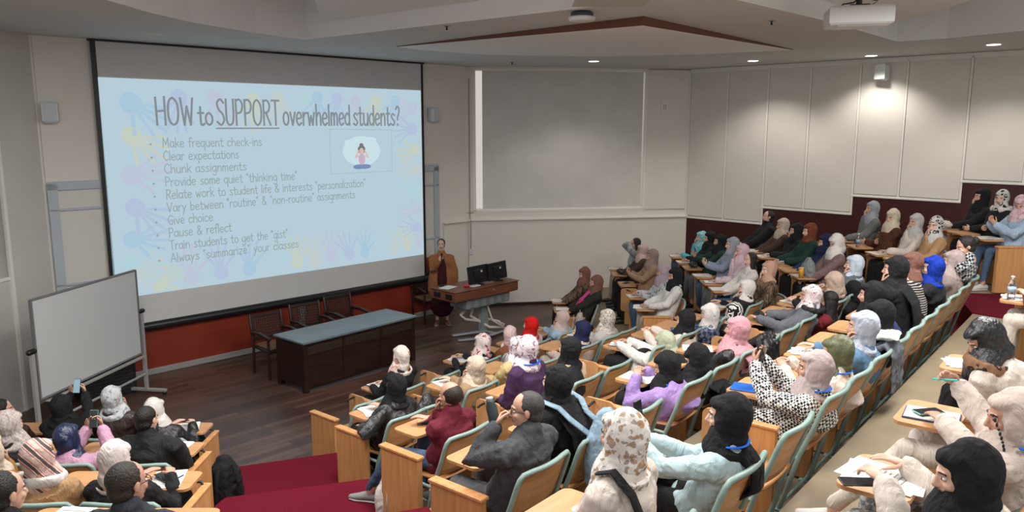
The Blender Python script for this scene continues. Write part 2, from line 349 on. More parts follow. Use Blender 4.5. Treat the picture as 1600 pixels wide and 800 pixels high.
# window wall with its window opening
mb = MB(); wz0, wz1, wx0, wx1 = 2.08, 5.12, .12, 3.98
mb.box((LW / 2, .15, wz0 / 2), (LW + .1, .3, wz0), MW); mb.box((wx0 / 2 - .03, .15, 3.6), (wx0 + .06, .3, 3.1), MW)
mb.box(((wx1 + LW) / 2 + .05, .15, 3.6), (LW - wx1 + .1, .3, 3.1), MW); mb.box((LW / 2, .15, 5.2), (LW + .1, .3, .16), MW); struct('wall_window', mb, M_WALL)
mb = MB(); mb.box((LW / 2, -.02, .96), (LW - .02, .04, 1.84), MW, .01); struct('trim_4', mb, M_WALL)
mb = MB(); mb.box((LW / 2, -.035, 1.91), (LW - .02, .09, .05), MW, .012); struct('trim_5', mb, M_TRIM)
mb = MB(); mb.box((LW / 2, -.05, .03), (LW - .02, .03, .06), MW, .006); struct('baseboard_window', mb, M_DARKW)
mb = MB()
for c, d in (((wx0 + .03, .14, 3.6), (.06, .26, 3.04)), ((wx1 - .03, .14, 3.6), (.06, .26, 3.04)), ((2.05, .14, 2.1), (3.86, .26, .05)), ((2.05, .14, 5.1), (3.86, .26, .05))): mb.box(c, d, MW, .01)
wf = struct('window_1', mb, M_TRIM)
mb = MB(); mb.box((2.05, .27, 3.6), (3.8, .01, 3.0), MW); mb.build('window_pane', emit('window_daylight', (1.0, .93, .86), .62), wf)
mb = MB(); nx, nz_ = 60, 8; vs = []; fs = []
for j in range(nz_ + 1):
    for i in range(nx + 1):
        x = .33 + 3.56 * i / nx; z = 2.12 + 3.0 * j / nz_
        vs.append((x, .06 + .008 * math.sin(i * .45 + .5 * math.sin(j * .6)) + .006 * math.sin(i * .13 + j * .4), z))
for j in range(nz_):
    for i in range(nx): a = j * (nx + 1) + i; fs.append((a, a + 1, a + nx + 2, a + nx + 1))
mb.add(vs, fs, MW)
n0 = len(vs); mb.add([(x, y + .006, z) for x, y, z in vs], [tuple(reversed(f)) for f in fs], MW)
bl = mb.build('window_blind', plain('blind_fabric', (.62, .61, .58), .9, var=.05, bscale=2), None, True)
tag(bl, 'large off-white roller blind drawn down over the window of the far wall', 'blind')
mb = MB(); mb.box((2.11, .06, 2.12), (3.56, .03, .03), MW, .01); mb.build('bottom_bar', M_TRIM, bl)
# right wall: cream acoustic panels above a stepped red wood wainscot
mb = MB(); mb.box((7, .12, 2.575), (14.2, .2, 5.15), MR); struct('wall_right', mb, M_WALL)
M_WAIN = wood('wainscot_mahogany', (.035, .006, .006), (.055, .01, .009), 5, 'X', .42)
steps = [(0, 1.84, 1.87), (1.84, 3.67, 2.22), (3.67, 5.53, 2.58), (5.53, 7.4, 2.94), (7.4, 9.3, 3.3), (9.3, 14, 3.66)]
for i, (a, b_, z) in enumerate(steps):
    mb = MB(); mb.box(((a + b_) / 2, 0, z / 2), (b_ - a, .05, z), MR); struct('trim_%d' % (6 + i), mb, M_WAIN)
seams = [0, .93, 1.84, 2.72, 3.67, 4.5, 5.53, 6.45, 7.4, 8.3, 9.3, 10.2]
mp_ = plain('acoustic_panel', (.68, .65, .60), .9, var=.03, bscale=1.2)
for i in range(len(seams) - 1):
    a, b_ = seams[i], seams[i + 1]; z = next(s[2] for s in steps if s[0] <= (a + b_) / 2 < s[1])
    mb = MB(); mb.box(((a + b_) / 2, -.0, (z + 5.1) / 2 + .03), (b_ - a - .05, .05, 5.05 - z), MR, .012)
    p = mb.build('acoustic_panel', mp_); tag(p, kind='structure')
mb = MB()
for i, a in enumerate(seams):
    z = 1.87 if a < 1.8 else [s[2] for s in steps if s[0] <= a + .01][-1] - (.36 if any(abs(a - s[0]) < .01 for s in steps) else 0)
    mb.box((a + .0, -.012, (z + 5.1) / 2), (.035, .05, 5.1 - z), MR, .006)
for a, b_, z in steps: mb.box(((a + b_) / 2, -.012, z + .02), (b_ - a + .035, .06, .04), MR, .006)
mb.box((6, -.012, 5.1), (12, .05, .09), MR, .006)
struct('trim_12', mb, M_TRIM)
# left wall with a window recess
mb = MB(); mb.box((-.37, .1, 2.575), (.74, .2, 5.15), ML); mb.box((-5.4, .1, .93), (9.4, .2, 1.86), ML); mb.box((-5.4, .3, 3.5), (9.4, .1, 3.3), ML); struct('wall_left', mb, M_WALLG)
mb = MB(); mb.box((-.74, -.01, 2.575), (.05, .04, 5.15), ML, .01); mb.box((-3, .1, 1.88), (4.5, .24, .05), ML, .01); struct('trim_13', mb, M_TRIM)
mb = MB(); mb.box((-3, .2, 3.5), (4.3, .02, 3.0), ML); tag(mb.build('window_blind', plain('blind_fabric_grey', (.3, .3, .29), .9)), 'grey roller blind at the left edge above the sill', 'blind')
mb = MB(); mb.box((2.5, -.01, .04), (.02, .02, .02), ML)

# ------------------------------------------------------------------ ceiling with two raised recesses
def extrude_ring(mb, poly, z0, z1):
    n = len(poly); mb.add([(p[0], p[1], z) for z in (z0, z1) for p in poly], [(i, (i + 1) % n, (i + 1) % n + n, i + n) for i in range(n)])
LREC = [(-4.05, 8.05), (-4.02, 8.96), (-3.88, 9.76), (-3.47, 10.87), (-3.0, 11.66), (1.41, 8.07), (2.2, 7.4), (1.2, 4.0), (-3.6, 4.0), (-4.0, 6.5)]
RREC = [(2.25, 8.07), (3.78, 9.65), (5.73, 11.92), (6.24, 11.49), (6.75, 10.59), (7.6, 9.2), (8.3, 7.0), (7.6, 4.0), (3.6, 4.0), (2.6, 7.4)]
outer = [(-9, -3), (13, -3), (13, 9), (4.3, 17.7), (-1.0, 16.95), (-7.0, 11.3), (-9, 11)]
tris = tessellate_polygon([[V((x, y, 0)) for x, y in outer], [V((x, y, 0)) for x, y in LREC], [V((x, y, 0)) for x, y in RREC]])
pts = outer + LREC + RREC
mb = MB(); mb.add([(x, y, 5.15) for x, y in pts] , [tuple(t) for t in tris])
struct('ceiling', mb, M_CEIL)
M_CEIL_LIT = plain('ceiling_paint_lit', (.80, .81, .82), .9)  # same ceiling paint, colour lightened to stand in for the light inside the recesses
mb = MB()
for poly in (LREC, RREC): extrude_ring(mb, poly, 5.15, 5.75)
mb.box((1, 6, 5.8), (24, 26, .08)); struct('ceiling', mb, M_CEIL_LIT)
mb = MB()                                                              # lower shelf inside the left recess
mb.prism([(-2.7, 11.4), (1.41, 8.07), (2.2, 7.4), (1.2, 4.0), (-1.2, 4.0)], 5.37, 5.42); mb.prism([(5.5, 11.66), (2.25, 8.07), (2.6, 7.4), (3.6, 4.0), (5.2, 4.0)], 5.37, 5.42); struct('ceiling', mb, M_CEIL_LIT)
# hanging wedge with a brown edge
W = [(-1.81, 12.57), (-1.48, 13.1), (-.45, 13.95), (1.5, 14.3), (3.33, 13.85), (4.6, 13.08), (1.5, 9.21)]
mb = MB(); vs = [(x, y, 5.149) for x, y in W] + [(x, y, 5.14) for x, y in W[:-1]] + [(1.5, 9.21, 5.045)]
mb.mi = 0; mb.add(vs, [tuple(range(13, 6, -1))]); mb.mi = 1
mb.add(vs, [(i, (i + 1) % 7, (i + 1) % 7 + 7, i + 7) for i in range(7)])
o = mb.build('ceiling', [plain('wedge_paint', (.88, .88, .87), .9), plain('wedge_brown', (.17, .07, .04), .6)]); o['kind'] = 'structure'

# ------------------------------------------------------------------ ceiling fittings
for i, (x, y) in enumerate([(a, b_) for a, b_, c in DOWN] + [(-4.9, 10.95), (-3.1, 12.75)]):
    lit = i < 4
    o = empty('downlight', (x, y, 5.15), 0, ['round recessed downlight, lit, over the window blind', 'round recessed downlight, lit, second from the far corner', 'round recessed downlight, lit, above the white wall speaker', 'round recessed downlight, lit, nearest at the top right', 'round recessed downlight, unlit, leftmost above the screen', 'round recessed downlight, unlit, above the middle of the screen'][i], 'ceiling light', 'recessed downlights')
    mb = MB(); mb.lathe([(.115, -.012), (.12, -.006), (.12, .0), (.09, .0)], 24); mb.build('trim_ring', M_TRIM, o)
    mb = MB(); mb.lathe([(.0, -.014), (.095, -.014), (.095, -.008), (0, -.008)], 24); mb.build('lamp_face', emit('downlight_glow', (1, .93, .8), 9) if lit else plain('lamp_off', (.6, .6, .6), .3), o)
for i, (x, y, l) in enumerate([(-.82, 10.1, 'small ceiling sprinkler left of the smoke detector'), (-6.6, 9.6, 'small ceiling sprinkler near the left corner'), (0, 15.6, 'small ceiling sprinkler before the window wall'), (3.1, 9.6, 'small ceiling sprinkler left of the projector')]):
    o = empty('sprinkler', (x, y, 5.15), 0, l, 'sprinkler', 'ceiling sprinklers')
    mb = MB(); mb.lathe([(.045, -.008), (.05, 0), (.01, 0)], 16); mb.build('collar', M_METAL, o)
    mb = MB(); mb.lathe([(.012, -.05), (.014, -.045), (.008, -.02), (.02, -.008)], 10); mb.build('head', M_BLACK, o)
o = empty('smoke_detector', (.77, 8.86, 5.15), 0, 'round white smoke detector with dark slots in front of the brown-edged wedge', 'smoke detector')
mb = MB(); mb.lathe([(.06, -.105), (.135, -.10), (.15, -.075), (.15, -.06), (.11, -.05)], 28); mb.build('cover', M_WHITEP, o, True)
mb = MB(); mb.lathe([(.125, -.06), (.125, -.02), (.10, 0), (.05, 0)], 20); mb.build('base', plain('slot_grey', (.06, .06, .07), .5), o, True)
mb = MB(); mb.box((1.0, 8.2, 5.145), (.75, .5, .012), None, .004); tag(mb.build('access_panel', plain('access_paint', (.5, .49, .46), .8)), 'flat white ceiling access panel beside the smoke detector', 'access panel')
# projector hanging from the ceiling
o = empty('ceiling_projector', (3.62, 8.42, 5.86), R(-14), 'white ceiling projector hanging at the top right', 'projector')
mb = MB(); mb.box((0, 0, -.83), (.62, .46, .19), None, .02); mb.box((.02, 0, -.925), (.48, .34, .02), None, .008); pb = mb.build('body', M_WHITEP, o)
mb = MB()
for i in range(11): mb.box((-.235 + i * .018, -.212, -.83), (.007, .008, .11))
for i in range(9): mb.box((-.0 + i * .018, -.212, -.83), (.007, .008, .11))
mb.build('vent_grille', plain('vent_grey', (.4, .46, .5), .5), pb)
mb = MB(); mb.tube([(0, 0, -.74), (0, 0, -.02)], .03, 12); mb.box((0, 0, -.72), (.2, .16, .03), None, .008); mb.box((0, 0, -.01), (.16, .16, .02), None, .004); mb.build('ceiling_mount', M_BLACK, o)
mb = MB(); mb.tube([(-.2, 0, -.74), (-.15, .02, -.69), (-.05, 0, -.68), (.02, .03, -.6), (0, .04, -.3)], .008, 6); mb.tube([(.1, .02, -.73), (.18, 0, -.67), (.06, .02, -.64), (.03, .04, -.4)], .008, 6); mb.build('cable', M_BLACK, o, True)
mb = MB(); Mx = Matrix.Translation((-.16, .215, -.83)) @ Matrix.Rotation(R(-90), 4, 'X'); mb.lathe([(.05, 0), (.055, .03), (.03, .03)], 20, Mx); mb.build('lens', M_BLACK, o)
# wall speakers
def speaker(loc, rz, label):
    o = empty('wall_speaker', loc, rz, label, 'speaker', 'small box speakers on the walls')
    mb = MB(); mb.box((0, -.12, 0), (.2, .15, .3), None, .03); cb = mb.build('cabinet', plain('speaker_white', (.62, .65, .66), .5), o)
    mb = MB(); mb.box((0, -.196, 0), (.16, .006, .25), None, .002); mb.build('grille', plain('speaker_grille', (.55, .6, .61), .7), cb)
    mb = MB(); mb.tube([(0, -.04, .02), (0, 0, .02)], .018, 8); mb.box((0, -.005, .02), (.06, .012, .09), None, .003); mb.build('bracket', M_BLACK, o)
speaker((*xy(3.28, 12.48), 4.1), R(45 - 20), 'pale grey speaker on the wall left of the projection screen')
speaker((*xy(10.12, 12.48), 4.14), R(45 + 10), 'pale grey speaker on the wall right of the projection screen')
speaker((6.84, 14.56, 4.88), R(-45 - 12), 'white speaker high on the panelled right wall')
mb = MB(); mb.box((4.36, -.012, 4.33), (.15, .03, .19), MW, .008); o = mb.build('wall_control', M_TRIM); tag(o, 'small white square control box on the wall right of the blind', 'control box')
mb = MB(); mb.box((4.36, -.03, 4.33), (.09, .01, .12), MW, .003); mb.build('cover', M_WALLG, o)
o = empty('wall_cable', (0, 0, 0), 0, 'thin cable running down beside the window to a white switch box', 'cable')
mb = MB(); mb.tube([MW @ V((.04, -.02, z)) for z in (4.9, 3.6, 2.2, 1.97)] + [MW @ V((.05, -.1, 1.9)), MW @ V((.05, -.06, 1.5)), MW @ V((.05, -.05, 1.25))], .009, 6); mb.build('wire', plain('wire_grey', (.25, .25, .25), .5), o, True)
mb = MB(); mb.box((.05, -.055, 1.22), (.07, .05, .13), MW, .01); mb.build('switch_box', M_WHITEP, o)

# ------------------------------------------------------------------ projection screen with the slide
scr = empty('projection_screen', (*xy(6.87, 12.4), 0), R(45), 'wide projection screen showing the slide with pastel handprints', 'projection screen')
def S2(s, z, d=0): return (s - 6.87, -d, z)
mb = MB(); mb.box((0, 0, 3.0), (5.96, .012, 4.3)); mb.build('screen_fabric', plain('screen_fabric', (.60, .61, .61), .85), scr)
mb = MB(); mb.box((-3.0, -.004, 3.0), (.07, .016, 4.26)); mb.build('black_border', M_BLACK, scr)
mb = MB(); mb.box((3.0, -.004, 3.0), (.05, .016, 4.26)); mb.build('black_border', M_BLACK, scr)
mb = MB(); mb.tube([(-3.04, 0, .81), (3.06, 0, .81)], (.07), 14); mb.build('bottom_bar', M_BLACK, scr, True)
mb = MB(); mb.box((0, .02, 5.135), (6.1, .1, .03), None, .006); mb.build('top_case', M_BLACK, scr)
# stroke lettering
GL = {
'a': (6, [[(5, 5), (3, 6), (1, 4.5), (.8, 2), (2.2, .2), (4, 1), (5, 3)], [(5, 6), (5, 1.5), (5.8, .2)]]), 'b': (6, [[(1, 10), (1, 0)], [(1, 3.5), (2.5, 5.8), (4.6, 5), (5, 2.5), (3.5, .2), (1, 1)]]),
'c': (5.6, [[(5, 5), (3.3, 6), (1.2, 4.6), (.8, 2), (2.5, .1), (5, 1)]]), 'd': (6, [[(5, 10), (5, 0)], [(5, 4.5), (3, 6), (1, 4.5), (.8, 2), (2.5, .1), (5, 1.5)]]),
'e': (5.8, [[(1, 3), (4.8, 3.6), (4.2, 5.6), (2.6, 6), (1, 4.3), (.9, 1.8), (2.6, 0), (5, 1)]]), 'f': (4.4, [[(4.5, 9), (3.2, 10), (2.2, 8.5), (2, 0)], [(.5, 5.5), (4, 5.8)]]),
'g': (6, [[(5, 5), (3, 6), (1, 4.5), (.8, 2), (2.2, .2), (4, 1), (5, 3)], [(5, 6), (5, -2.5), (3, -4), (1, -3)]]), 'h': (6, [[(1, 10), (1, 0)], [(1, 3.5), (3, 6), (4.7, 5), (5, 0)]]),
'i': (2.2, [[(1, 6), (1, 0)], [(1, 8), (1, 8.6)]]), 'k': (5.4, [[(1, 10), (1, 0)], [(4.5, 6), (1, 2.8)], [(2, 3.6), (5, 0)]]), 'l': (2.2, [[(1, 10), (1, 0)]]),
'm': (8, [[(1, 6), (1, 0)], [(1, 4), (2.4, 6), (3.6, 5), (3.7, 0)], [(3.7, 4), (5.2, 6), (6.6, 5), (6.8, 0)]]), 'n': (6, [[(1, 6), (1, 0)], [(1, 3.5), (3, 6), (4.7, 5), (5, 0)]]),
'o': (6, [[(3, 6), (1, 4.5), (1, 1.5), (3, 0), (5, 1.5), (5, 4.5), (3, 6)]]), 'p': (6, [[(1, 6), (1, -4)], [(1, 3.5), (2.5, 5.8), (4.6, 5), (5, 2.5), (3.5, .2), (1, 1)]]),
'q': (6, [[(5, 5), (3, 6), (1, 4.5), (.8, 2), (2.2, .2), (4, 1), (5, 3)], [(5, 6), (5, -4)]]), 'r': (4.6, [[(1, 6), (1, 0)], [(1, 3.5), (2.5, 5.6), (4.2, 5.8)]]),
's': (5.4, [[(4.6, 5.2), (2.8, 6), (1.2, 4.8), (2.8, 3.2), (4.6, 1.6), (3, 0), (.8, .8)]]), 't': (4.8, [[(2.2, 9), (2.2, 1), (3.5, 0), (4.5, .6)], [(.5, 6), (4.2, 6)]]),
'u': (6, [[(1, 6), (1, 1.5), (2.6, 0), (4.4, 1), (5, 3)], [(5, 6), (5, 0)]]), 'v': (5.6, [[(.8, 6), (2.8, 0)], [(2.8, 0), (5, 6)]]), 'w': (7.4, [[(.8, 6), (2, 0)], [(2, 0), (3.5, 4.5)], [(3.5, 4.5), (5, 0)], [(5, 0), (6.4, 6)]]),
'x': (5.8, [[(1, 6), (5, 0)], [(5, 6), (1, 0)]]), 'y': (5.6, [[(1, 6), (2.8, .8)], [(5, 6), (2.8, .8), (1.2, -4)]]), 'z': (5.8, [[(1, 6), (5, 6)], [(5, 6), (1, 0)], [(1, 0), (5, 0)]]),
'H': (7, [[(1, 10), (1.2, 0)], [(6, 10.3), (6, 0)], [(1, 5), (6, 5.3)]]), 'O': (7.4, [[(3.7, 10), (1.2, 8), (1, 2.5), (3.5, 0), (6.2, 2), (6.4, 7.5), (3.7, 10)]]), 'W': (9, [[(.8, 10), (2.6, 0)], [(2.6, 0), (4.4, 7)], [(4.4, 7), (6.3, 0)], [(6.3, 0), (8, 10)]]),
'S': (6.4, [[(5.6, 8.6), (3.6, 10), (1.3, 8.5), (2.4, 5.8), (4.6, 4.4), (5.6, 2), (3.6, 0), (.9, 1.2)]]), 'U': (6.8, [[(1, 10), (1, 2), (3.2, 0), (5.6, 2), (5.9, 10)]]), 'P': (6.2, [[(1, 10), (1, 0)], [(1, 9.5), (3.6, 10), (5.5, 8), (4.4, 5.2), (1, 4.6)]]),
'R': (6.6, [[(1, 10), (1, 0)], [(1, 9.5), (3.6, 10), (5.5, 8), (4.2, 5.4), (1, 5)], [(2.6, 5), (5.8, 0)]]), 'T': (6.4, [[(3.2, 10), (3.2, 0)], [(.5, 10), (6, 10)]]), 'M': (8.6, [[(1, 0), (1.6, 10)], [(1.6, 10), (4.2, 3)], [(4.2, 3), (6.8, 10)], [(6.8, 10), (7.4, 0)]]),
'C': (6.8, [[(6, 8.4), (4, 10), (1.5, 7.6), (1, 3.5), (3.4, 0), (6.2, 1.4)]]), 'V': (7, [[(.6, 10), (3.4, 0)], [(3.4, 0), (6.4, 10)]]), 'G': (7.2, [[(6, 8.4), (4, 10), (1.5, 7.6), (1, 3.5), (3.4, 0), (6, 1.5), (6.1, 4.6)], [(3.8, 4.6), (6.1, 4.6)]]),
'A': (7, [[(.6, 0), (3.5, 10)], [(3.5, 10), (6.4, 0)], [(1.6, 3.6), (5.4, 3.6)]]), '&': (7.4, [[(6.4, 0), (2, 7), (2.4, 9.6), (4.2, 9.2), (3.8, 6.8), (1.2, 3.6), (1.4, .8), (3.6, 0), (6, 3.6)]]), '?': (5.2, [[(.8, 8.4), (2.4, 10), (4.4, 8.6), (3.8, 6), (2.6, 4.4), (2.6, 2.8)], [(2.6, .6), (2.6, 0)]]),
'-': (4.4, [[(.8, 3.4), (3.6, 3.4)]]), '"': (3.4, [[(1, 10), (.7, 8)], [(2.4, 10), (2.1, 8)]]), ' ': (4.2, []),
}
def smooth_line(p):
    if len(p) < 3: return p
    o = []
    for i in range(len(p) - 1):
        a, b_, c, d = p[max(0, i - 1)], p[i], p[i + 1], p[min(len(p) - 1, i + 2)]
        if i == 0 and p[0] == p[-1]: a = p[-2]
        if i == len(p) - 2 and p[0] == p[-1]: d = p[1]
        for k in range(4):
            t = k / 4; o.append(tuple(.5 * (2 * b_[n] + (c[n] - a[n]) * t + (2 * a[n] - 5 * b_[n] + 4 * c[n] - d[n]) * t * t + (-a[n] + 3 * b_[n] - 3 * c[n] + d[n]) * t ** 3) for n in (0, 1)))
    return o + [p[-1]]
def ribbon(mb, pts, wd, d):
    pts = [V(p) for p in pts]; vs = []; n = len(pts)
    e = (pts[1] - pts[0]).normalized() * wd * .4; pts[0] = pts[0] - e; e = (pts[-1] - pts[-2]).normalized() * wd * .4; pts[-1] = pts[-1] + e
    for i, p in enumerate(pts):
        t = (pts[min(n - 1, i + 1)] - pts[max(0, i - 1)]).normalized(); nn = V((-t.y, t.x)) * wd / 2
        vs += [S2(p.x + nn.x, p.y + nn.y, d), S2(p.x - nn.x, p.y - nn.y, d)]
    mb.add(vs, [(2 * i, 2 * i + 1, 2 * i + 3, 2 * i + 2) for i in range(n - 1)])
def write(mb, txt, s0, s1, z, h, wd, d=.018, hx=1.0):
    wtot = sum(GL[c][0] for c in txt); k = (s1 - s0) / wtot; x = s0
    for c in txt:
        g = GL[c]
        for st in g[1]: ribbon(mb, [(x + p[0] * k, z + p[1] * h / 10) for p in smooth_line(st)], wd, d)
        x += g[0] * k
SLc = (.465, .61, .69)
def sl(name, c, mix): return emit('slide_' + name, tuple(a * (1 - mix * 1.4) + b_ * mix * 1.4 for a, b_ in zip(SLc, c)), 1)
slide_m = [emit('slide_bg', SLc), sl('blue', (.2, .42, .75), 0.18), sl('violet', (.36, .3, .75), 0.17), sl('pink', (.6, .38, .62), 0.17), sl('yellow', (.72, .62, .2), 0.23), sl('orange', (.75, .55, .3), 0.16), sl('mint', (.35, .72, .62), 0.12),
           emit('slide_title', (.235, .27, .29)), emit('slide_text', (.30, .375, .375)), sl('frame', (.3, .35, .4), .25), sl('skin', (.75, .45, .35), .55), sl('hair', (.1, .06, .05), .55), sl('shirt', (.7, .25, .35), .35), sl('jeans', (.08, .12, .4), .5), sl('paper', (.62, .8, .84), .5)]
mb = MB(); mb.add([S2(3.9, 4.61, .012), S2(9.83, 4.61, .012), S2(9.83, 1.32, .012), S2(3.88, 1.32, .012)], [(3, 2, 1, 0)])
def hand(cx, cz, ang, r, mi, d=.014):
    mb.mi = mi; A = V((math.cos(ang), math.sin(ang))); B = V((-A.y, A.x)); lim = lambda p: (min(9.8, max(3.93, p[0])), min(4.59, max(1.34, p[1])))
    mb.add([S2(*lim((cx + (B * math.cos(t) * r * .66 + A * math.sin(t) * r * .72).x, cz + (B * math.cos(t) * r * .66 + A * math.sin(t) * r * .72).y)), d) for t in [2 * math.pi * i / 14 for i in range(14)]], [tuple(range(14))])
    for k, (o_, l) in enumerate(((-50, .9), (-22, 1.5), (-6, 1.7), (9, 1.55), (26, 1.2))):
        a = ang + R(o_ * 1.05); D = V((math.cos(a), math.sin(a))); p0 = V((cx, cz)) + D * r * .82; p1 = V((cx, cz)) + D * r * (1 + l)
        ribbon(mb, [lim(p0), lim((p0 + p1) / 2), lim(p1)], r * (.22 if k else .28), d)
up, dn, rt, lf = R(92), R(-90), R(0), R(180)
for cx, cz, a, r, mi in ((4.33, 4.25, R(-35), .24, 1), (5.05, 4.34, dn, .2, 2), (5.62, 4.36, R(-60), .2, 3), (6.28, 4.33, dn, .19, 4), (6.75, 4.36, R(-70), .19, 5), (7.25, 4.38, dn, .17, 6), (4.3, 3.76, R(-30), .22, 4), (4.25, 3.18, R(10), .22, 3), (4.28, 2.68, R(-35), .22, 2),
                         (4.2, 2.2, rt, .2, 1), (4.15, 1.85, R(-20), .18, 6), (4.18, 1.62, R(20), .2, 5), (4.55, 1.42, R(40), .16, 4),
                         (7.5, 4.4, dn, .17, 1), (7.9, 4.4, dn, .17, 2), (8.3, 4.36, R(-75), .17, 3), (8.75, 4.38, dn, .17, 4), (9.2, 4.38, R(-100), .17, 1), (9.6, 4.25, R(200), .2, 3), (9.6, 3.85, R(190), .18, 2), (9.65, 3.45, R(200), .18, 4), (9.68, 3.05, R(180), .17, 5), (9.65, 2.65, R(200), .17, 6), (9.68, 2.25, lf, .16, 3), (9.66, 1.9, lf, .16, 2),
                         (5.05, 1.5, up, .2, 3), (5.55, 1.52, R(100), .19, 2), (6.05, 1.52, up, .19, 1), (6.5, 1.5, R(80), .17, 6), (6.95, 1.52, up, .18, 4), (7.3, 1.5, R(95), .18, 5), (7.65, 1.55, up, .17, 3), (8.05, 1.53, R(112), .17, 2), (8.4, 1.53, up, .16, 1), (8.75, 1.5, up, .15, 6), (9.1, 1.52, R(85), .16, 5), (9.42, 1.55, R(105), .16, 4), (9.7, 1.55, up, .13, 3)):
    hand(cx, cz, a, r, mi)
mb.mi = 7
for t, a, b_, h in (('HOW', 4.66, 5.28, .41), ('to', 5.32, 5.58, .31), ('SUPPORT', 5.62, 6.75, .41), ('overwhelmed', 6.8, 8.17, .36), ('students?', 8.22, 9.3, .36)): write(mb, t, a, b_, 3.93, h, .034)
ribbon(mb, [(5.62, 3.875), (6.2, 3.875), (6.72, 3.875)], .022, .018)
mb.mi = 8
LN = [('Make frequent check-ins', 6.40), ('Clear expectations', 5.98), ('Chunk assignments', 6.10), ('Provide some quiet "thinking time"', 7.03), ('Relate work to student life & interests "personalization"', 8.46), ('Vary between "routine" & "non-routine" assignments', 8.22), ('Give choice', 5.47), ('Pause & reflect', 5.78), ('Train students to get the "gist"', 6.80), ('Always "summarize" your classes', 7.0)]
for i, (t, e) in enumerate(LN):
    z = 3.585 - .2005 * i; write(mb, t, 4.74, e, z, .145, .014)
    mb.add([S2(4.57 + .017 * math.cos(a), z + .05 + .017 * math.sin(a), .018) for a in [k * math.pi / 4 for k in range(8)]], [tuple(range(8))])
# picture of a seated girl with hands at her head
mb.mi = 9; P4 = [(7.72, 3.86), (9.09, 3.84), (9.08, 3.05), (7.71, 3.05), (7.72, 3.86)]
for a, b_ in zip(P4, P4[1:]): ribbon(mb, [a, ((a[0] + b_[0]) / 2, (a[1] + b_[1]) / 2), b_], .018, .018)
mb.mi = 14
for cx, cz, rx, rz in ((8.4, 3.45, .42, .28), (8.15, 3.62, .12, .05), (8.6, 3.66, .14, .05)): mb.add([S2(cx + rx * math.cos(a), cz + rz * math.sin(a), .014) for a in [k * math.pi / 10 for k in range(20)]], [tuple(range(20))])
def blob(mi, cx, cz, rx, rz, d): mb.mi = mi; mb.add([S2(cx + rx * math.cos(a), cz + rz * math.sin(a), d) for a in [k * math.pi / 8 for k in range(16)]], [tuple(range(16))])
blob(11, 8.39, 3.56, .045, .04, .02); blob(11, 8.39, 3.48, .085, .08, .02); blob(10, 8.39, 3.45, .05, .06, .022); blob(12, 8.39, 3.30, .075, .11, .022); blob(13, 8.32, 3.16, .13, .045, .024); blob(13, 8.46, 3.16, .13, .045, .024)
mb.mi = 10
for s_ in (-1, 1): ribbon(mb, [(8.39 + s_ * .08, 3.36), (8.39 + s_ * .15, 3.32), (8.39 + s_ * .07, 3.46)], .03, .026)
mb.build('projected_slide', slide_m, scr)

# ------------------------------------------------------------------ fixed board behind the screen
fb = empty('wall_board', (*xy(6.7, 12.47), 0), R(45), 'long wall board in a blue-grey frame, its ends showing past both sides of the projection screen', 'board')
M_BLUEF = plain('frame_blue_grey', (.42, .47, .52), .5)
mb = MB()
for s0, s1 in ((-3.57, -2.65), (2.75, 3.6)):
    e = s0 if s0 < 0 else s1 - .12
    mb.box(((e + .06 if s0 < 0 else s1 - .06), 0, 2.16), (.13, .07, 1.9), None, .012); mb.box(((s0 + s1) / 2, 0, 3.06), (s1 - s0, .07, .13), None, .012)
    for z in (2.72, 1.62): mb.box(((s0 + s1) / 2, -.01, z), (s1 - s0, .05, .035), None, .006)
mb.build('frame', M_BLUEF, fb)
mb = MB(); mb.box((0, .01, 2.15), (7.0, .03, 1.78), None); mb.build('board_surface', plain('board_white', (.62, .61, .57), .6), fb)
# ------------------------------------------------------------------ things on the stage
d = empty('long_table', (*xy(6.68, 10.38), 0), R(49.5), 'long dark wooden panel table with a grey-blue top on the stage', 'table')
mb = MB(); mb.box((0, 0, .765), (2.24, .78, .035), None, .008); mb.build('table_top', plain('table_top_greyblue', (.12, .16, .18), .28, var=.15, bscale=4), d)
mb = MB(); mb.box((0, 0, .735), (2.2, .74, .03), None, .005); mb.box((0, -.34, .66), (2.14, .03, .14)); mb.box((0, -.34, .32), (2.14, .02, .5), None, .004); mb.box((0, -.325, .4), (2.1, .01, .72))
for x in (-1.08, 1.08): mb.box((x, .0, .41), (.03, .64, .66), None, .004)
for x in (-.37, .37): mb.box((x, -.35, .4), (.05, .03, .66), None, .004)
fp = mb.build('front_panel', M_DARKW, d)
for x in (-1.06, 1.06):
    for y in (-.32, .32): mb = MB(); mb.box((x, y, .36), (.075, .075, .72), None, .006); mb.build('leg', M_DARKW, d)
M_CARV = plain('carved_dark', (.03, .017, .012), .5)
for x0, x1 in ((-1.02, -.4), (-.34, .34), (.4, 1.02)):
    mb = MB(); mb.box(((x0 + x1) / 2, -.357, .635), (x1 - x0, .006, .13)); n = int((x1 - x0) / .035)
    for i in range(n):
        x = x0 + .02 + i * .035
        for z in (.59, .625, .66): mb.box((x, -.362, z), (.02, .008, .018), Matrix.Identity(4), .003)
    mb.build('carved_inlay', M_CARV, fp)
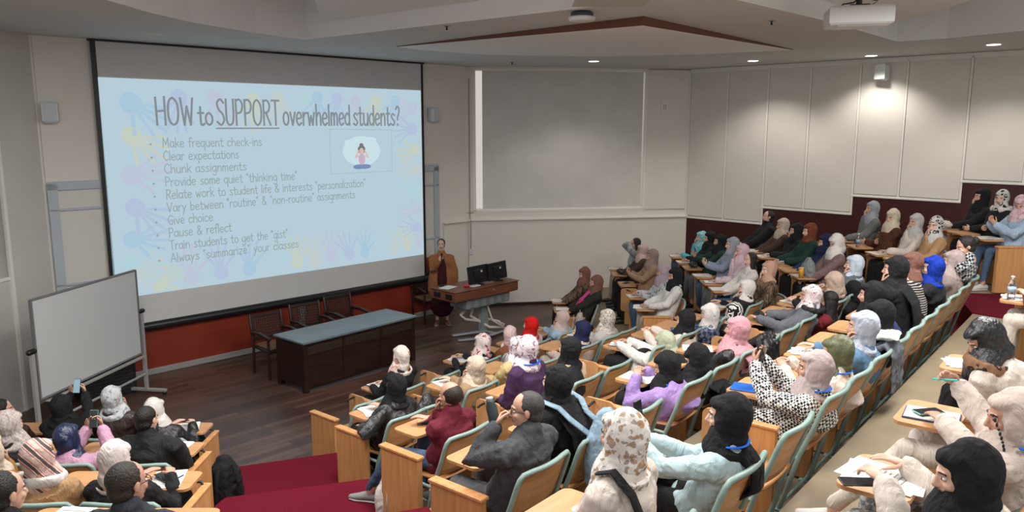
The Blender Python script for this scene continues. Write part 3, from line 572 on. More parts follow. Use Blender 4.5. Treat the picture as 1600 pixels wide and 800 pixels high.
def armchair(loc, rz, label):
    o = empty('stage_armchair', loc, rz, label, 'chair', 'dark wooden armchairs on the stage')
    for x in (-.27, .27):
        mb = MB(); mb.tube([(x, .25, 0), (x, .25, .66)], .022, 8); mb.build('leg', M_DARKW, o, True)
        mb = MB(); mb.tube([(x, -.26, 0), (x, -.24, .45), (x, -.33, .93)], .022, 8); mb.build('leg', M_DARKW, o, True)
        mb = MB(); mb.tube([(x, -.28, .67), (x, .0, .69), (x, .29, .66)], (.03), 8); mb.build('armrest', M_DARKW, o, True)
    mb = MB(); mb.box((0, 0, .43), (.52, .5, .05), None, .015); mb.build('seat_frame', M_DARKW, o)
    mb = MB(); mb.box((0, 0, .47), (.48, .46, .05), None, .02); mb.build('seat', plain('seat_tan', (.2, .11, .06), .6), o)
    mb = MB(); Mx = Matrix.Translation((0, -.29, .72)) @ Matrix.Rotation(R(10), 4, 'X'); mb.box((0, 0, .19), (.54, .03, .05), Mx, .008); mb.box((0, 0, -.17), (.54, .03, .05), Mx, .008)
    for x in (-.25, .25): mb.box((x, 0, .01), (.04, .03, .36), Mx, .008)
    br_ = mb.build('backrest', M_DARKW, o)
    mb = MB()
    for i in range(14):
        mb.box((-.24 + i * .037, 0, .01), (.012, .018, .33), Mx)
    for i in range(7): mb.box((0, .004, -.13 + i * .045), (.5, .016, .014), Mx)
    mb.build('back_lattice', M_CARV, br_)
armchair((*xy(5.83, 11.15), 0), R(225), 'dark wooden lattice-back armchair behind the left end of the long table')
armchair((*xy(6.62, 11.33), 0), R(222), 'dark wooden lattice-back armchair behind the middle of the long table')
armchair((*xy(7.4, 11.5), 0), R(226), 'dark wooden lattice-back armchair behind the right end of the long table')
armchair((*xy(9.75, 12.1), 0), R(215), 'dark wooden armchair against the red wall behind the speaker person')
# lectern
l = empty('multimedia_lectern', (*xy(9.65, 10.62), 0), R(46), 'wood and grey metal multimedia lectern on a curved pedestal beside the speaker person', 'lectern')
mb = MB(); mb.box((0, 0, .88), (1.62, .66, .19), None, .02); mb.box((0, 0, .98), (1.66, .70, .018), None, .006); db = mb.build('desk_box', M_LECT, l)
for y in (-.16, .16): mb = MB(); mb.box((-.815, y, .88), (.012, .17, .1), None, .003); mb.build('speaker_hole', M_BLACK, db)
mb = MB(); mb.tube([(.15, -.332, .9), (.15, -.342, .9)], .012, 10); mb.build('lock', M_ALU, db)
mb = MB(); mb.box((.12, .0, .68), (1.12, .46, .2), None, .02); mh = mb.build('metal_housing', M_METAL, l)
mb = MB()
for i in range(5):
    for z in (.62, .655, .69, .725): mb.box((-.3 + i * .2, -.232, z), (.09, .006, .008))
mb.build('vent_slots', plain('vent_dark', (.05, .06, .06), .6), mh)
mb = MB(); mb.box((.2, .0, .32), (.16, .1, .56), Matrix.Rotation(R(0), 4, 'Y'), .02); mb.build('pedestal', M_METAL, l)
mb = MB(); mb.tube([(-.55, -.12, .02), (-.3, -.28, .03), (.1, -.33, .04), (.5, -.26, .03), (.68, -.1, .02)], [(.05, .02)] * 5, 10, ref=(0, 1, 0)); mb.tube([(-.4, .2, .02), (.2, -.05, .04), (.2, -.3, .04)], [(.05, .025)] * 3, 8, ref=(1, 0, 0)); mb.build('curved_foot', M_METAL, l, True)
mb = MB()
mb.tube([(.1, .1, .58), (.0, .15, .34), (.25, -.1, .12), (.55, -.2, .06), (.62, 0, .14), (.45, .1, .2), (.2, .0, .22), (-.15, .12, .3), (-.3, .1, .42), (-.1, .1, .5)], .028, 8)
mb.tube([(.22, -.08, .56), (.3, -.14, .25), (.5, -.22, .1), (.66, -.1, .1), (.56, .06, .16)], .018, 8); mb.build('cable_hose', plain('hose_beige', (.62, .58, .52), .6), l, True)
def monitor(x, rz, label):
    o = empty('computer_monitor', l.location + V((0, 0, .99)) + Matrix.Rotation(R(46), 3, 'Z') @ V((x, -.1, 0)), R(46) + rz, label, 'monitor', 'black monitors on the lectern')
    Mt = Matrix.Rotation(R(-8), 4, 'X')
    mb = MB(); mb.box((0, 0, .19), (.54, .035, .33), Mt, .008); mb.box((0, -.02, .18), (.26, .03, .2), Mt, .01); sh = mb.build('screen_housing', M_BLACK, o)
    mb = MB(); mb.box((0, .02, .19), (.51, .004, .30), Mt); mb.build('screen', plain('monitor_screen', (.02, .02, .022), .1), sh)
    mb = MB(); mb.box((0, .0, .07), (.06, .03, .14), None, .006); mb.lathe([(.1, 0), (.1, .012), (.03, .02)], 20); mb.build('stand', M_BLACK, o)
    mb = MB(); mb.box((.06, -.038, .24), (.045, .003, .03), Mt); mb.build('sticker', M_WHITEP, sh)
monitor(.0, R(4), 'left one of the two black monitors on the lectern, seen from behind')
monitor(.5, R(6), 'right one of the two black monitors on the lectern, seen from behind')
def put(name, mb, mats, loc, rz, label, cat, group=None, smooth=False): return tag(mb.build(name, mats, None, smooth, loc, rz), label, cat, group)
lz = .992
def lp(x, y, z=lz): return (l.location + Matrix.Rotation(R(46), 3, 'Z') @ V((x, y, 0))).xy[:] + (z,)
mb = MB(); mb.box((0, 0, .004), (.3, .21, .008), None); put('paper_sheet', mb, M_PAPER, lp(-.62, .08), R(60), 'white sheet of paper on the left end of the lectern', 'paper')
mb = MB(); mb.box((0, 0, .02), (.12, .06, .04), None, .015); put('red_case', mb, plain('red_plastic', (.5, .02, .05), .4), lp(-.34, -.12), R(30), 'small bright pink-red case on the lectern', 'case')
mb = MB(); mb.box((0, 0, .01), (.2, .1, .02), None, .005); put('white_remote', mb, M_WHITEP, lp(-.2, -.2), R(50), 'small white box lying left of the monitors on the lectern', 'box')
o = empty('gooseneck_microphone', lp(-.6, .28), R(46), 'black gooseneck microphone at the left end of the lectern', 'microphone')
mb = MB(); mb.lathe([(.05, 0), (.05, .015), (.02, .02)], 14); mb.build('base', M_BLACK, o)
mb = MB(); mb.tube([(0, 0, .01), (.02, 0, .15), (-.03, 0, .26), (-.15, 0, .30)], .006, 6); mb.build('neck', M_BLACK, o, True)
mb = MB(); mb.tube([(-.15, 0, .30), (-.24, 0, .30)], .018, 8); mb.build('capsule', M_BLACK, o, True)
# mobile whiteboard
A, B = V((-5.72, 9.0)), V((-5.42, 10.97)); ang = math.atan2((B - A).y, (B - A).x); Lw = (B - A).length
wb = empty('mobile_whiteboard', (*((A + B) / 2), 0), ang, 'tilting whiteboard on a wheeled aluminium stand in the left corner of the stage', 'whiteboard')
mb = MB(); mb.box((0, 0, 1.25), (Lw - .04, .02, 1.22)); mb.build('board_surface', plain('whiteboard_enamel', (.52, .54, .545), .3), wb)
mb = MB()
for z in (.635, 1.865): mb.box((0, 0, z), (Lw, .035, .03), None, .006)
for x in (-Lw / 2, Lw / 2): mb.box((x, 0, 1.25), (.025, .035, 1.25), None, .006)
mb.build('board_frame', plain('frame_grey', (.16, .16, .17), .45), wb)
for x in (-Lw / 2 - .06, Lw / 2 + .06):
    mb = MB(); mb.box((x, 0, .66), (.05, .04, 1.24), None, .01); mb.build('post', M_ALU, wb)
    mb = MB(); mb.box((x, 0, .06), (.05, .62, .05), None, .01); mb.build('foot', M_ALU, wb)
    mb = MB(); mb.tube([(x - .04, 0, 1.25), (x + .04, 0, 1.25)], .035, 12); mb.build('pivot_knob', M_BLACK, wb, True)
    for y in (-.28, .28): mb = MB(); mb.tube([(x - .014, y, .028), (x + .014, y, .028)], .026, 12); mb.build('caster', M_BLACK, wb, True)
mb = MB(); mb.tube([(-Lw / 2 - .05, 0, .3), (Lw / 2 + .05, 0, .3)], .018, 8); mb.build('crossbar', M_ALU, wb, True)
mb = MB(); mb.box((0, -.06, .6), (Lw - .1, .08, .015), None, .004); mb.box((0, -.1, .61), (Lw - .1, .01, .03), None, .003); mb.build('pen_tray', M_ALU, wb)
o = empty('equipment_cabinet', (*xy(3.52, 12.08), 0), R(45), 'black equipment cabinet standing behind the mobile whiteboard', 'cabinet')
mb = MB(); mb.box((0, 0, .38), (.75, .55, .76), None, .015); mb.build('body', M_BLACK, o)
mb = MB()
for i in range(12): mb.box((0, -.28, .1 + i * .05), (.66, .012, .02))
mb.build('grille', plain('grille_dark', (.03, .03, .032), .4), o)
mb = MB(); mb.box((0, 0, 0), (.11, .015, .62), None, .004); put('cable_duct', mb, M_METAL, (*xy(7.05, 12.46), .36), R(45), 'pale grey flat cable cover on the red wall between the armchairs', 'cable duct')

# ------------------------------------------------------------------ lecture chair (one prototype, then copies)
def chair_proto():
    o = empty('lecture_chair', (0, 0, 0))
    # bent plywood backrest
    mb = MB(); nx, nz = 12, 6; vs = []
    for side in (0, 1):
        for j in range(nz + 1):
            for i in range(nx + 1):
                u = i / nx * 2 - 1; v = j / nz; z = .49 + .33 * v; ww = .245 - (.02 if j == nz else 0)
                y = -.155 - .11 * v - .035 * (1 - u * u) + (side * 2 - 1) * .007 + .012 * (1 - v) ** 2
                vs.append((u * ww, y, z - .012 * abs(u) ** 6 * (1 if j == nz else 0)))
    k = (nx + 1) * (nz + 1); fs = []
    for j in range(nz):
        for i in range(nx):
            a = j * (nx + 1) + i; fs += [(a, a + 1, a + nx + 2, a + nx + 1), (a + k, a + k + nx + 1, a + k + nx + 2, a + k + 1)]
    for i in range(nx): fs += [(i, i + k, i + 1 + k, i + 1), (nz * (nx + 1) + i, nz * (nx + 1) + i + 1, nz * (nx + 1) + i + 1 + k, nz * (nx + 1) + i + k)]
    for j in range(nz):
        a = j * (nx + 1); b_ = a + nx + 1; fs += [(a, b_, b_ + k, a + k)]; a += nx; b_ += nx; fs += [(a, a + k, b_ + k, b_)]
    mb.add(vs, fs); mb.build('backrest', M_PLY, o, True)
    mb = MB(); pts = []
    def yb(z): return -.165 - .11 * (z - .49) / .33
    for s_ in (-1,): pts += [(-.275, -.02, .015), (-.275, -.05, .1), (-.27, yb(.45) + .02, .42), (-.262, yb(.6), .6), (-.26, yb(.76), .755), (-.252, yb(.81), .805), (-.225, yb(.84), .832)]
    for i in range(1, 8): u = -1 + i / 4; pts.append((u * .2, yb(.84) - .032 * (1 - u * u), .836))
    pts += [(-x, y, z) for x, y, z in reversed(pts[:7])]
    mb.tube(pts, .017, 10); 
    for x in (-.27, .27): mb.tube([(x, -.13, .40), (x, .2, .40)], .014, 8)
    mb.tube([(-.27, -.03, .05), (.27, -.03, .05)], .012, 8); mb.tube([(-.27, .1, .40), (.27, .1, .40)], .012, 8)
    for x in (-.275, .275): mb.box((x, -.02, .008), (.06, .1, .016))
    mb.build('frame', M_TEAL, o, True)
    mb = MB(); vs = []; nx, ny = 10, 8
    for side in (0, 1):
        for j in range(ny + 1):
            for i in range(nx + 1):
                u = i / nx * 2 - 1; v = j / ny; z = .432 - .012 * (1 - u * u) - .02 * max(0, v - .75) * 4 * .5 + .02 * (1 - v) ** 3 + side * .014
                vs.append((u * .225, -.17 + .40 * v, z))
    k = (nx + 1) * (ny + 1); fs = []
    for j in range(ny):
        for i in range(nx):
            a = j * (nx + 1) + i; fs += [(a, a + nx + 1, a + nx + 2, a + 1), (a + k, a + k + 1, a + k + nx + 2, a + k + nx + 1)]
    for i in range(nx): fs += [(i, i + 1, i + 1 + k, i + k), (ny * (nx + 1) + i, ny * (nx + 1) + i + k, ny * (nx + 1) + i + 1 + k, ny * (nx + 1) + i + 1)]
    for j in range(ny):
        a = j * (nx + 1); b_ = a + nx + 1; fs += [(a, a + k, b_ + k, b_)]; a += nx; b_ += nx; fs += [(a, b_, b_ + k, a + k)]
    mb.add(vs, fs); mb.build('seat', M_PLY, o, True)
    mb = MB(); mb.box((.305, .17, .325), (.045, .42, .62), None, .004); mb.box((.305, .17, .645), (.06, .45, .025), None, .006); sp = mb.build('side_panel', M_PLYV, o)
    mb = MB(); c = .05; x0, x1, y0, y1 = -.16, .26, .16, .46; poly = []
    for cx, cy, a0 in ((x1 - c, y1 - c, 0), (x0 + c, y1 - c, 90), (x0 + c, y0 + c, 180), (x1 - c, y0 + c, 270)):
        for i in range(5): a = R(a0 + i * 22.5); poly.append((cx + c * math.cos(a), cy + c * math.sin(a)))
    mb.prism(poly, .695, .715); mb.build('writing_tablet', M_TAB, sp)
    mb = MB(); mb.tube([(.29, .36, .64), (.27, .36, .68), (.15, .34, .688), (.0, .32, .688)], .011, 8); mb.build('tablet_arm', M_BLACK, sp, True)
    return o
CH = chair_proto(); CH_USED = [False]
def place_chair(x, y, z, rz, label, group, folded=False):
    o = CH if not CH_USED[0] else copy_tree(CH)
    CH_USED[0] = True
    for ch in o.children:
        if ch.name.startswith('side_panel'):
            for g in ch.children:
                if g.name.startswith(('writing_tablet', 'tablet_arm')):
                    f_ = folded and g.name.startswith('writing_tablet')
                    g.rotation_euler = (0, R(90) if f_ else 0, 0); g.location = (-.435, 0, .53) if f_ else (0, 0, 0)
                    if g.name.startswith('tablet_arm'): g.scale = (.55, 1, 1) if folded else (1, 1, 1); g.location = (.13, 0, -.02) if folded else (0, 0, 0)
    for ch in list(o.children):
        if ch.name.startswith('end_panel'): bpy.data.objects.remove(ch)
    o.location = (x, y, z); o.rotation_euler = (0, 0, rz); tag(o, label, 'lecture chair', group)
    return o
END = {}
def add_end(o):
    mb = MB()
    if 'm' not in END:
        mb.box((-.33, .17, .325), (.055, .43, .62), None, .004); mb.box((-.33, .17, .645), (.075, .46, .028), None, .006); END['m'] = mb.mesh('end_panel', M_PLYV)
    e = bpy.data.objects.new('end_panel', END['m']); COL.objects.link(e); e.parent = o
# ------------------------------------------------------------------ people
def remeshed(mb, voxel, smooth_it):
    me = mb.mesh('tmp', M_PAPER); o = bpy.data.objects.new('tmp', me); COL.objects.link(o)
    r = o.modifiers.new('r', 'REMESH'); r.mode = 'VOXEL'; r.voxel_size = voxel
    s = o.modifiers.new('s', 'SMOOTH'); s.factor = .5; s.iterations = smooth_it
    dg = bpy.context.evaluated_depsgraph_get(); dg.update(); e = o.evaluated_get(dg); m2 = e.to_mesh()
    vs = [v.co[:] for v in m2.vertices]; fs = [tuple(p.vertices) for p in m2.polygons]
    e.to_mesh_clear(); bpy.data.objects.remove(o); bpy.data.meshes.remove(me); return vs, fs
def head_template(voxel):
    mb = MB()
    mb.ell((0, -.012, .03), (.074, .094, .085), 20, 14); mb.ell((0, .028, -.03), (.058, .062, .08), 16, 12); mb.ell((0, .036, -.078), (.043, .045, .032), 14, 10)
    mb.tube([(0, .084, .012), (0, .106, -.03)], [.008, .013], 8); mb.ell((0, .094, -.036), (.017, .012, .009), 10, 8)
    mb.tube([(-.036, .074, .018), (0, .086, .02), (.036, .074, .018)], .009, 8)
    for s in (-1, 1): mb.ell((s * .036, .062, -.028), (.022, .022, .02), 10, 8); mb.ell((s * .076, -.008, -.005), (.009, .018, .03), 10, 8)
    mb.tube([(-.02, .084, -.055), (0, .091, -.054), (.02, .084, -.055)], .006, 8); mb.tube([(-.017, .083, -.066), (0, .089, -.067), (.017, .083, -.066)], .007, 8); mb.ell((0, .072, -.092), (.02, .016, .014), 10, 8)
    mb.tube([(0, -.012, -.05), (0, -.025, -.12), (0, -.03, -.18)], [.05, .05, .054], 14)
    vs, fs = remeshed(mb, voxel, 3)
    mt = [0] * len(fs)
    for i, f in enumerate(fs):
        c = sum((V(vs[k]) for k in f), V()) / len(f)
        if c.y > .078 and abs(c.x) < .024 and abs(c.z + .0605) < .011: mt[i] = 4
    ex = MB()
    for s in (-1, 1):
        ex.mi = 2; ex.ell((s * .031, .0745, .001), (.0145, .010, .0075), 12, 8)
        ex.mi = 3; ex.ell((s * .031, .081, .001), (.0065, .0052, .0065), 10, 8)
        ex.mi = 1; ex.tube([(s * .014, .087, .021), (s * .03, .086, .026), (s * .048, .07, .02)], [(.003, .004)] * 3, 6, ref=(0, 1, 0))
    n = len(vs); return vs + ex.v, fs + [tuple(i + n for i in f) for f in ex.f], mt + ex.m
HEAD_HI = head_template(.005); HEAD_LO = head_template(.009)

def hand_mesh(mb, W, f, nrm, curl, right, k=1.0, n=6):
    """palm with four jointed fingers and a thumb; W wrist, f finger direction, nrm direction the palm faces"""
    f = V(f).normalized(); nrm = V(nrm); nrm = (nrm - f * nrm.dot(f)).normalized(); th = f.cross(nrm) * (1 if right else -1); W = V(W)
    mb.tube([W - f * .03 * k, W + f * .01, W + f * .05 * k, W + f * .085 * k], [(.021 * k, .017 * k), (.026 * k, .015 * k), (.038 * k, .014 * k), (.037 * k, .011 * k)], 10, ref=tuple(th))
    for i, (lo, ln) in enumerate(((.028, .068), (.0095, .078), (-.0095, .072), (-.027, .056))):
        p = W + f * .082 * k + th * lo * k; d = f.copy(); pts = [p]; a = curl * (1 + .08 * i)
        for seg, fr in ((0, .45), (1, .32), (2, .23)):
            d = (Matrix.Rotation(0, 3, 'X') @ d); ang = a * (.55, .8, .55)[seg]
            c, s = math.cos(ang), math.sin(ang); bn = d.cross(nrm); ax = th
            d = (d * c + (nrm * s) if seg == 0 else d * c + (ax.cross(d) * s * (1 if ax.cross(d).dot(nrm - f) >= 0 else -1))).normalized()
            p = p + d * ln * fr * k * 1.05; pts.append(p)
        mb.tube(pts, [.0088 * k, .0082 * k, .0075 * k, .0065 * k], n)
    b0 = W + f * .022 * k + th * .022 * k; d = (f * .62 + th * .62 + nrm * .42).normalized(); b1 = b0 + d * .038 * k; d2 = (f * .85 + th * .1 + nrm * .45).normalized(); b2 = b1 + d2 * .03 * k; b3 = b2 + (d2 + nrm * .2 * curl).normalized() * .024 * k
    mb.tube([b0, b1, b2, b3], [.012 * k, .0105 * k, .0095 * k, .0075 * k], n)

def ik(a, t, l1, l2, pole):
    d = t - a; L_ = d.length; 
    if L_ > (l1 + l2) * .995: t = a + d.normalized() * (l1 + l2) * .995; d = t - a; L_ = d.length
    if L_ < .12: L_ = .12
    x = (l1 * l1 - l2 * l2 + L_ * L_) / (2 * L_); h = math.sqrt(max(1e-6, l1 * l1 - x * x)); u = d.normalized(); p = V(pole); p = (p - u * p.dot(u)).normalized()
    return a + u * x + p * h, t

TEX = bpy.data.textures.new('folds', 'CLOUDS'); TEX.noise_scale = .11; TEX.noise_depth = 2; TEX.noise_type = 'HARD_NOISE'
TEX2 = bpy.data.textures.new('creases', 'CLOUDS'); TEX2.noise_scale = .05; TEX2.noise_depth = 1; TEX2.noise_type = 'HARD_NOISE'
def garment(name, mb, mat, parent, voxel, sm=4, disp=.012, label=None):
    o = mb.build(name, mat, parent, True)
    r = o.modifiers.new('surface', 'REMESH'); r.mode = 'VOXEL'; r.voxel_size = voxel; r.use_smooth_shade = True
    s = o.modifiers.new('soften', 'SMOOTH'); s.factor = .5; s.iterations = sm
    if disp:
        d = o.modifiers.new('folds', 'DISPLACE'); d.texture = TEX; d.strength = disp; d.mid_level = .5; d.texture_coords = 'GLOBAL'
    if disp and voxel < .019:
        d = o.modifiers.new('creases', 'DISPLACE'); d.texture = TEX2; d.strength = disp * .3; d.mid_level = .5; d.texture_coords = 'GLOBAL'
    if label: o['label'] = label
    return o
rnd = random.Random(7)

def person(loc, rz, kind, headm, topm, legm, pose, yaw, pitch, lx, hy, hz, label, near=1, stand=False, leg=None, skin=None, shoe=None):
    """near: 0 far, 1 middle, 2 close"""
    root = empty('person', loc, rz, label, 'person', None)
    man = kind.startswith('man'); k = 1.0 if man else .93
    skin = SKIN[rnd.randrange(3)] if skin is None else skin
    vox = (.024, .017, .012)[near]; hv = (.012, .009, .0065)[near]; ns = (6, 8, 10)[near]
    H = V((lx, hy, hz)); Hr = Matrix.Rotation(R(yaw), 4, 'Z') @ Matrix.Rotation(R(pitch), 4, 'X'); HM = Matrix.Translation(H) @ Hr
    def hp(x, y, z): return HM @ V((x, y, z))
    P0 = V((lx * .15, .0, .54)) if not stand else V((0, 0, .93))
    ax = (H - P0).normalized(); S = H - V((0, .0, .142)) - ax * .04 + V((0, -.02, 0))
    if stand: S = H - V((0, .01, .225))
    tl = (S - P0).length; M = (P0 + S) / 2 + V((0, -max(0, .48 - tl) * .45 - .015, 0)); sw = .205 if man else .18
    # arms
    rel = {}
    side = 1
    RW = dict(l=V((-.08, .30, .66)), r=V((.08, .30, .66))); FW = dict(l=(.7, .7, -.1), r=(-.7, .7, -.1)); NW = dict(l=(0, 0, -1), r=(0, 0, -1)); CW = dict(l=.5, r=.5)
    tz = .765
    def seth(s, p, f, n, c): RW[s] = V(p); FW[s] = f; NW[s] = n; CW[s] = c
    if pose in ('write', 'paper', 'write_pen'): seth('r', (.10, .27, tz), (-.4, .85, -.1), (-.3, -.1, -1), .9); seth('l', (-.13, .24, tz), (.75, .6, 0), (0, 0, -1), .25)
    if pose == 'write_pen': seth('r', (.12, .20, .88), (-.6, .5, .35), (-.6, -.4, -.5), .8); seth('l', (-.15, .22, tz), (.75, .6, 0), (0, 0, -1), .25)
    if pose == 'crossed': seth('r', (-.10, .13, .80), (-1, .1, .05), (0, -1, .1), .3); seth('l', (.10, .17, .77), (1, .1, 0), (0, -1, .1), .3)
    if pose == 'rest': seth('r', (.12, .24, tz), (-.4, .9, -.1), (0, 0, -1), .4); seth('l', (-.27, .08, .70), (.1, 1, -.1), (0, 0, -1), .3)
    if pose == 'phone': seth('r', (.065, .27, .92), (-.35, .25, .9), (-.5, -.8, .1), .95); seth('l', (-.075, .27, .91), (.35, .25, .9), (.5, -.8, .1), .8)
    if pose == 'phone_photo': seth('r', (.075, .33, hz - .02), (-.35, .1, .9), (-.6, -.7, .1), .9); seth('l', (-.085, .33, hz - .03), (.35, .1, .9), (.6, -.7, .1), .9)
    if pose == 'phone_left': seth('l', (-.16, .32, .90), (.1, .25, .95), (.5, -.8, 0), .9); seth('r', (.02, .3, tz + .05), (-.6, .7, .2), (-.3, 0, -1), .5)
    if pose == 'phone_low': seth('l', (-.1, .28, .74), (.4, .85, .2), (0, -.3, 1), .5); seth('r', (.1, .28, .72), (-.5, .8, .2), (-.2, -.2, 1), .5)
    if pose == 'phone_flat': seth('l', (-.22, .24, .80), (.2, .95, .0), (.1, 0, -1), .7); seth('r', (.1, .22, tz), (-.5, .8, 0), (0, 0, -1), .3)
    if pose in ('chinR', 'cheekR'): seth('r', hp(.035, .105, -.145), (-.15, .0, 1), (-.2, -1, 0), 1.0); seth('l', (-.06, .24, tz), (.8, .5, 0), (0, 0, -1), .3)
    if pose in ('chinL', 'cheekL'): seth('l', hp(-.045, .105, -.145), (.15, .0, 1), (.2, -1, 0), 1.0); seth('r', (.10, .26, tz), (-.5, .8, 0), (0, 0, -1), .35)
    if pose == 'forehead': seth('r', hp(.06, .11, -.0), (-.4, -.1, .9), (-.2, -1, 0), .6); seth('l', hp(-.06, .12, .0), (.4, -.1, .9), (.2, -1, 0), .6)
    if pose == 'drink': seth('l', hp(-.02, .20, -.11), (.75, .35, .5), (.6, -.7, .1), 1.2); seth('r', (.12, .22, tz), (-.4, .9, 0), (0, 0, -1), .4)
    if pose == 'mic': seth('r', (.06, .23, 1.30), (-.55, .15, .8), (-.5, -.8, .2), 1.25); seth('l', (-.27, .10, .84), (-.05, .35, -1), (.9, .1, 0), .4)
    bs = MB(); coat = MB(); sl_ = 1.12
    an = 10; arms = {}
    for s, sg in (('r', 1), ('l', -1)):
        Sh = S + V((sg * sw, 0, -.045)); pole = V((sg * .55, -.35, -1.0)) if pose not in ('forehead',) else V((sg * 1, -.1, -.6))
        if pose == 'rest' and s == 'l': pole = V((-1, -.5, -.3))
        El, Wr = ik(Sh, RW[s], .285 * k + .01, .255 * k + .01, pole)
        arms[s] = (Sh, El, Wr); fd = (Wr - El).normalized(); hf = (V(FW[s]).normalized() * .75 + fd * .45).normalized()
        bs.mi = 0; bs.tube([Sh, El, Wr], [.045 * k, .036 * k, .024 * k], 8); hand_mesh(bs, Wr + fd * .015, hf, NW[s], CW[s], s == 'r', .95 * k + .03, (5, 6, 8)[near])
        r0 = (.07, .062, .05) if not man else (.074, .064, .05); fat = 1.2 if topm.startswith(('coat', 'leather', 'suit', 'hoodie')) else 1.04
        sm = Sh - V((sg * .05, 0, -.01)); coat.tube([sm, Sh, (Sh * .5 + El * .5), El, (El * .45 + Wr * .55), Wr - fd * .01], [r0[0] * fat, r0[0] * fat * 1.02, r0[1] * fat * 1.05, r0[1] * fat, r0[2] * fat * 1.15, r0[2] * fat * .98], an)
    # legs
    lg = {}; pz = .54
    if stand:
        for s, sg in (('r', 1), ('l', -1)): lg[s] = (V((sg * .09, 0, .9)), V((sg * .09, .02, .48)), V((sg * .10, -.01, .09)), V((sg * .2, 1, 0)))
    else:
        for s, sg in (('r', 1), ('l', -1)):
            j = rnd.uniform(-.05, .06); lg[s] = (V((sg * .095, -.04, .53)), V((sg * (.11 + abs(j) * .4), .36, .55)), V((sg * .12, .36 + j, .10)), V((sg * .15, 1, 0)))
        if leg == 'aisle_left': lg['l'] = (V((-.1, -.02, .53)), V((-.20, .42, .52)), V((-.24, .68, .11)), V((-.45, 1, 0)))
        if leg == 'stretched': lg['l'] = (V((-.095, -.04, .53)), V((-.1, .38, .55)), V((-.16, .72, .12)), V((-.1, 1, .2)))
    pants = MB(); skirt = legm.startswith('coat') or legm in ('cloth_black', 'dress_maroon')
    for s in 'rl':
        a, b_, c, fdir = lg[s]; r = (.088, .066, .045) if not skirt else (.1, .085, .085)
        if stand and skirt: r = (.11, .12, .15)
        pants.tube([a, (a + b_) / 2, b_], [r[0], (r[0] + r[1]) / 2, r[1]], 10); pants.tube([b_, (b_ + c) / 2, c + V((0, 0, .03 if not (stand and skirt) else .25))], [r[1], (r[1] + r[2]) / 2 + .004, r[2]], 10)
        bs.tube([a, b_, c, c - V((0, 0, .02))], [.06, .045, .034, .034], 8)
    pants.tube([P0 + V((0, -.02, -.03)), P0 + V((0, -.01, .08))], [(.165, .13), (.16, .125)], 14)
    if skirt and not stand: pants.tube([V((0, .0, .53)), V((0, .36, .53)), V((0, .40, .18))], [(.15, .09), (.15, .085), (.17, .07)], 12)
    if stand: pants.tube([V((0, 0, .95)), V((0, 0, .6)), V((0, 0, .3))], [(.19, .14), (.2, .16), (.22, .17)], 14)
    garment('trousers' if not skirt else 'skirt', pants, C(legm), root, vox * 1.2, 4, .01)
    for s in 'rl':
        a, b_, c, fdir = lg[s]; f = V((fdir.x, fdir.y, 0)).normalized(); g = V((c.x, c.y, 0)) + V((0, 0, c.z - .10))
        sm_ = MB(); sd = (-f.y, f.x, 0)
        sm_.tube([g + f * -.055 + V((0, 0, .045)), g + f * .03 + V((0, 0, .05)), g + f * .12 + V((0, 0, .035)), g + f * .185 + V((0, 0, .028))], [(.034, .042), (.038, .046), (.043, .03), (.03, .02)], 10, ref=sd); sm_.mi = 1
        sm_.tube([g + f * -.06 + V((0, 0, .012)), g + f * .03 + V((0, 0, .012)), g + f * .13 + V((0, 0, .012)), g + f * .19 + V((0, 0, .014))], [(.038, .012), (.036, .012), (.046, .012), (.03, .012)], 10, ref=sd)
        sm_.build('shoe', [plain(*(shoe or ('shoe_black', (.02, .02, .02), .4))), M_SOLE if shoe else M_BLACK], root, True)
    # torso
    bs.tube([P0, M, S, H + V((0, -.03, -.15))], [(.13, .1), (.12, .09), (.13, .075), (.05, .05)], 12)
    w_ = 1.0 if not man else 1.08; fa = 1.06 if topm.startswith(('coat', 'leather', 'suit', 'hoodie')) else 1.0
    q1 = P0 * .6 + M * .4; q2 = (M + S) / 2
    if topm in ('coat_camel_brown',): fa = 1.3
    coat.tube([P0 + V((0, 0, -.05)), P0 + V((0, 0, .02)), q1, M, q2, S + V((0, 0, -.09)), S + V((0, 0, -.02)), S + V((0, -.01, .03)), S + V((0, -.018, .062))],
              [(.19 * fa, .15 * fa), (.195 * fa, .152 * fa), (.185 * fa * w_, .14 * fa), (.182 * fa * w_, .138 * fa), (.195 * fa * w_, .138 * fa), (.21 * fa * w_, .128 * fa), (.185 * w_, .11), (.125, .1), (.083, .085)], 16)
    for sg in (-1, 1): coat.ell(S + V((sg * sw * .85, 0, -.04)), (.092, .085, .075), 10, 8)
    if not man: coat.ell(q2 + V((0, .075, -.02)), (.13, .075, .09), 10, 8)
    if stand:
        coat.tube([V((0, 0, 1.0)), V((0, 0, .85)), V((0, 0, .66))], [(.26, .19), (.28, .21), (.28, .21)], 16)
    garment({'coat': 'coat', 'leat': 'jacket', 'suit': 'jacket', 'hood': 'hoodie', 'knit': 'sweater', 'shir': 'shirt'}.get(topm[:4], 'coat'), coat, C(topm), root, vox, 3, .017)
    # body mesh
    hvs, hfs, hmt = HEAD_HI if near == 2 or stand or (man and near) else HEAD_LO
    n0 = len(bs.v); sc = 1.0 if man else .96
    bs.v += [(HM @ (V(p) * sc))[:] for p in hvs]; bs.f += [tuple(i + n0 for i in f) for f in hfs]; bs.m += hmt
    bdy = bs.build('body', [skin, BROW, EYEW, IRIS, LIPS], root, True)
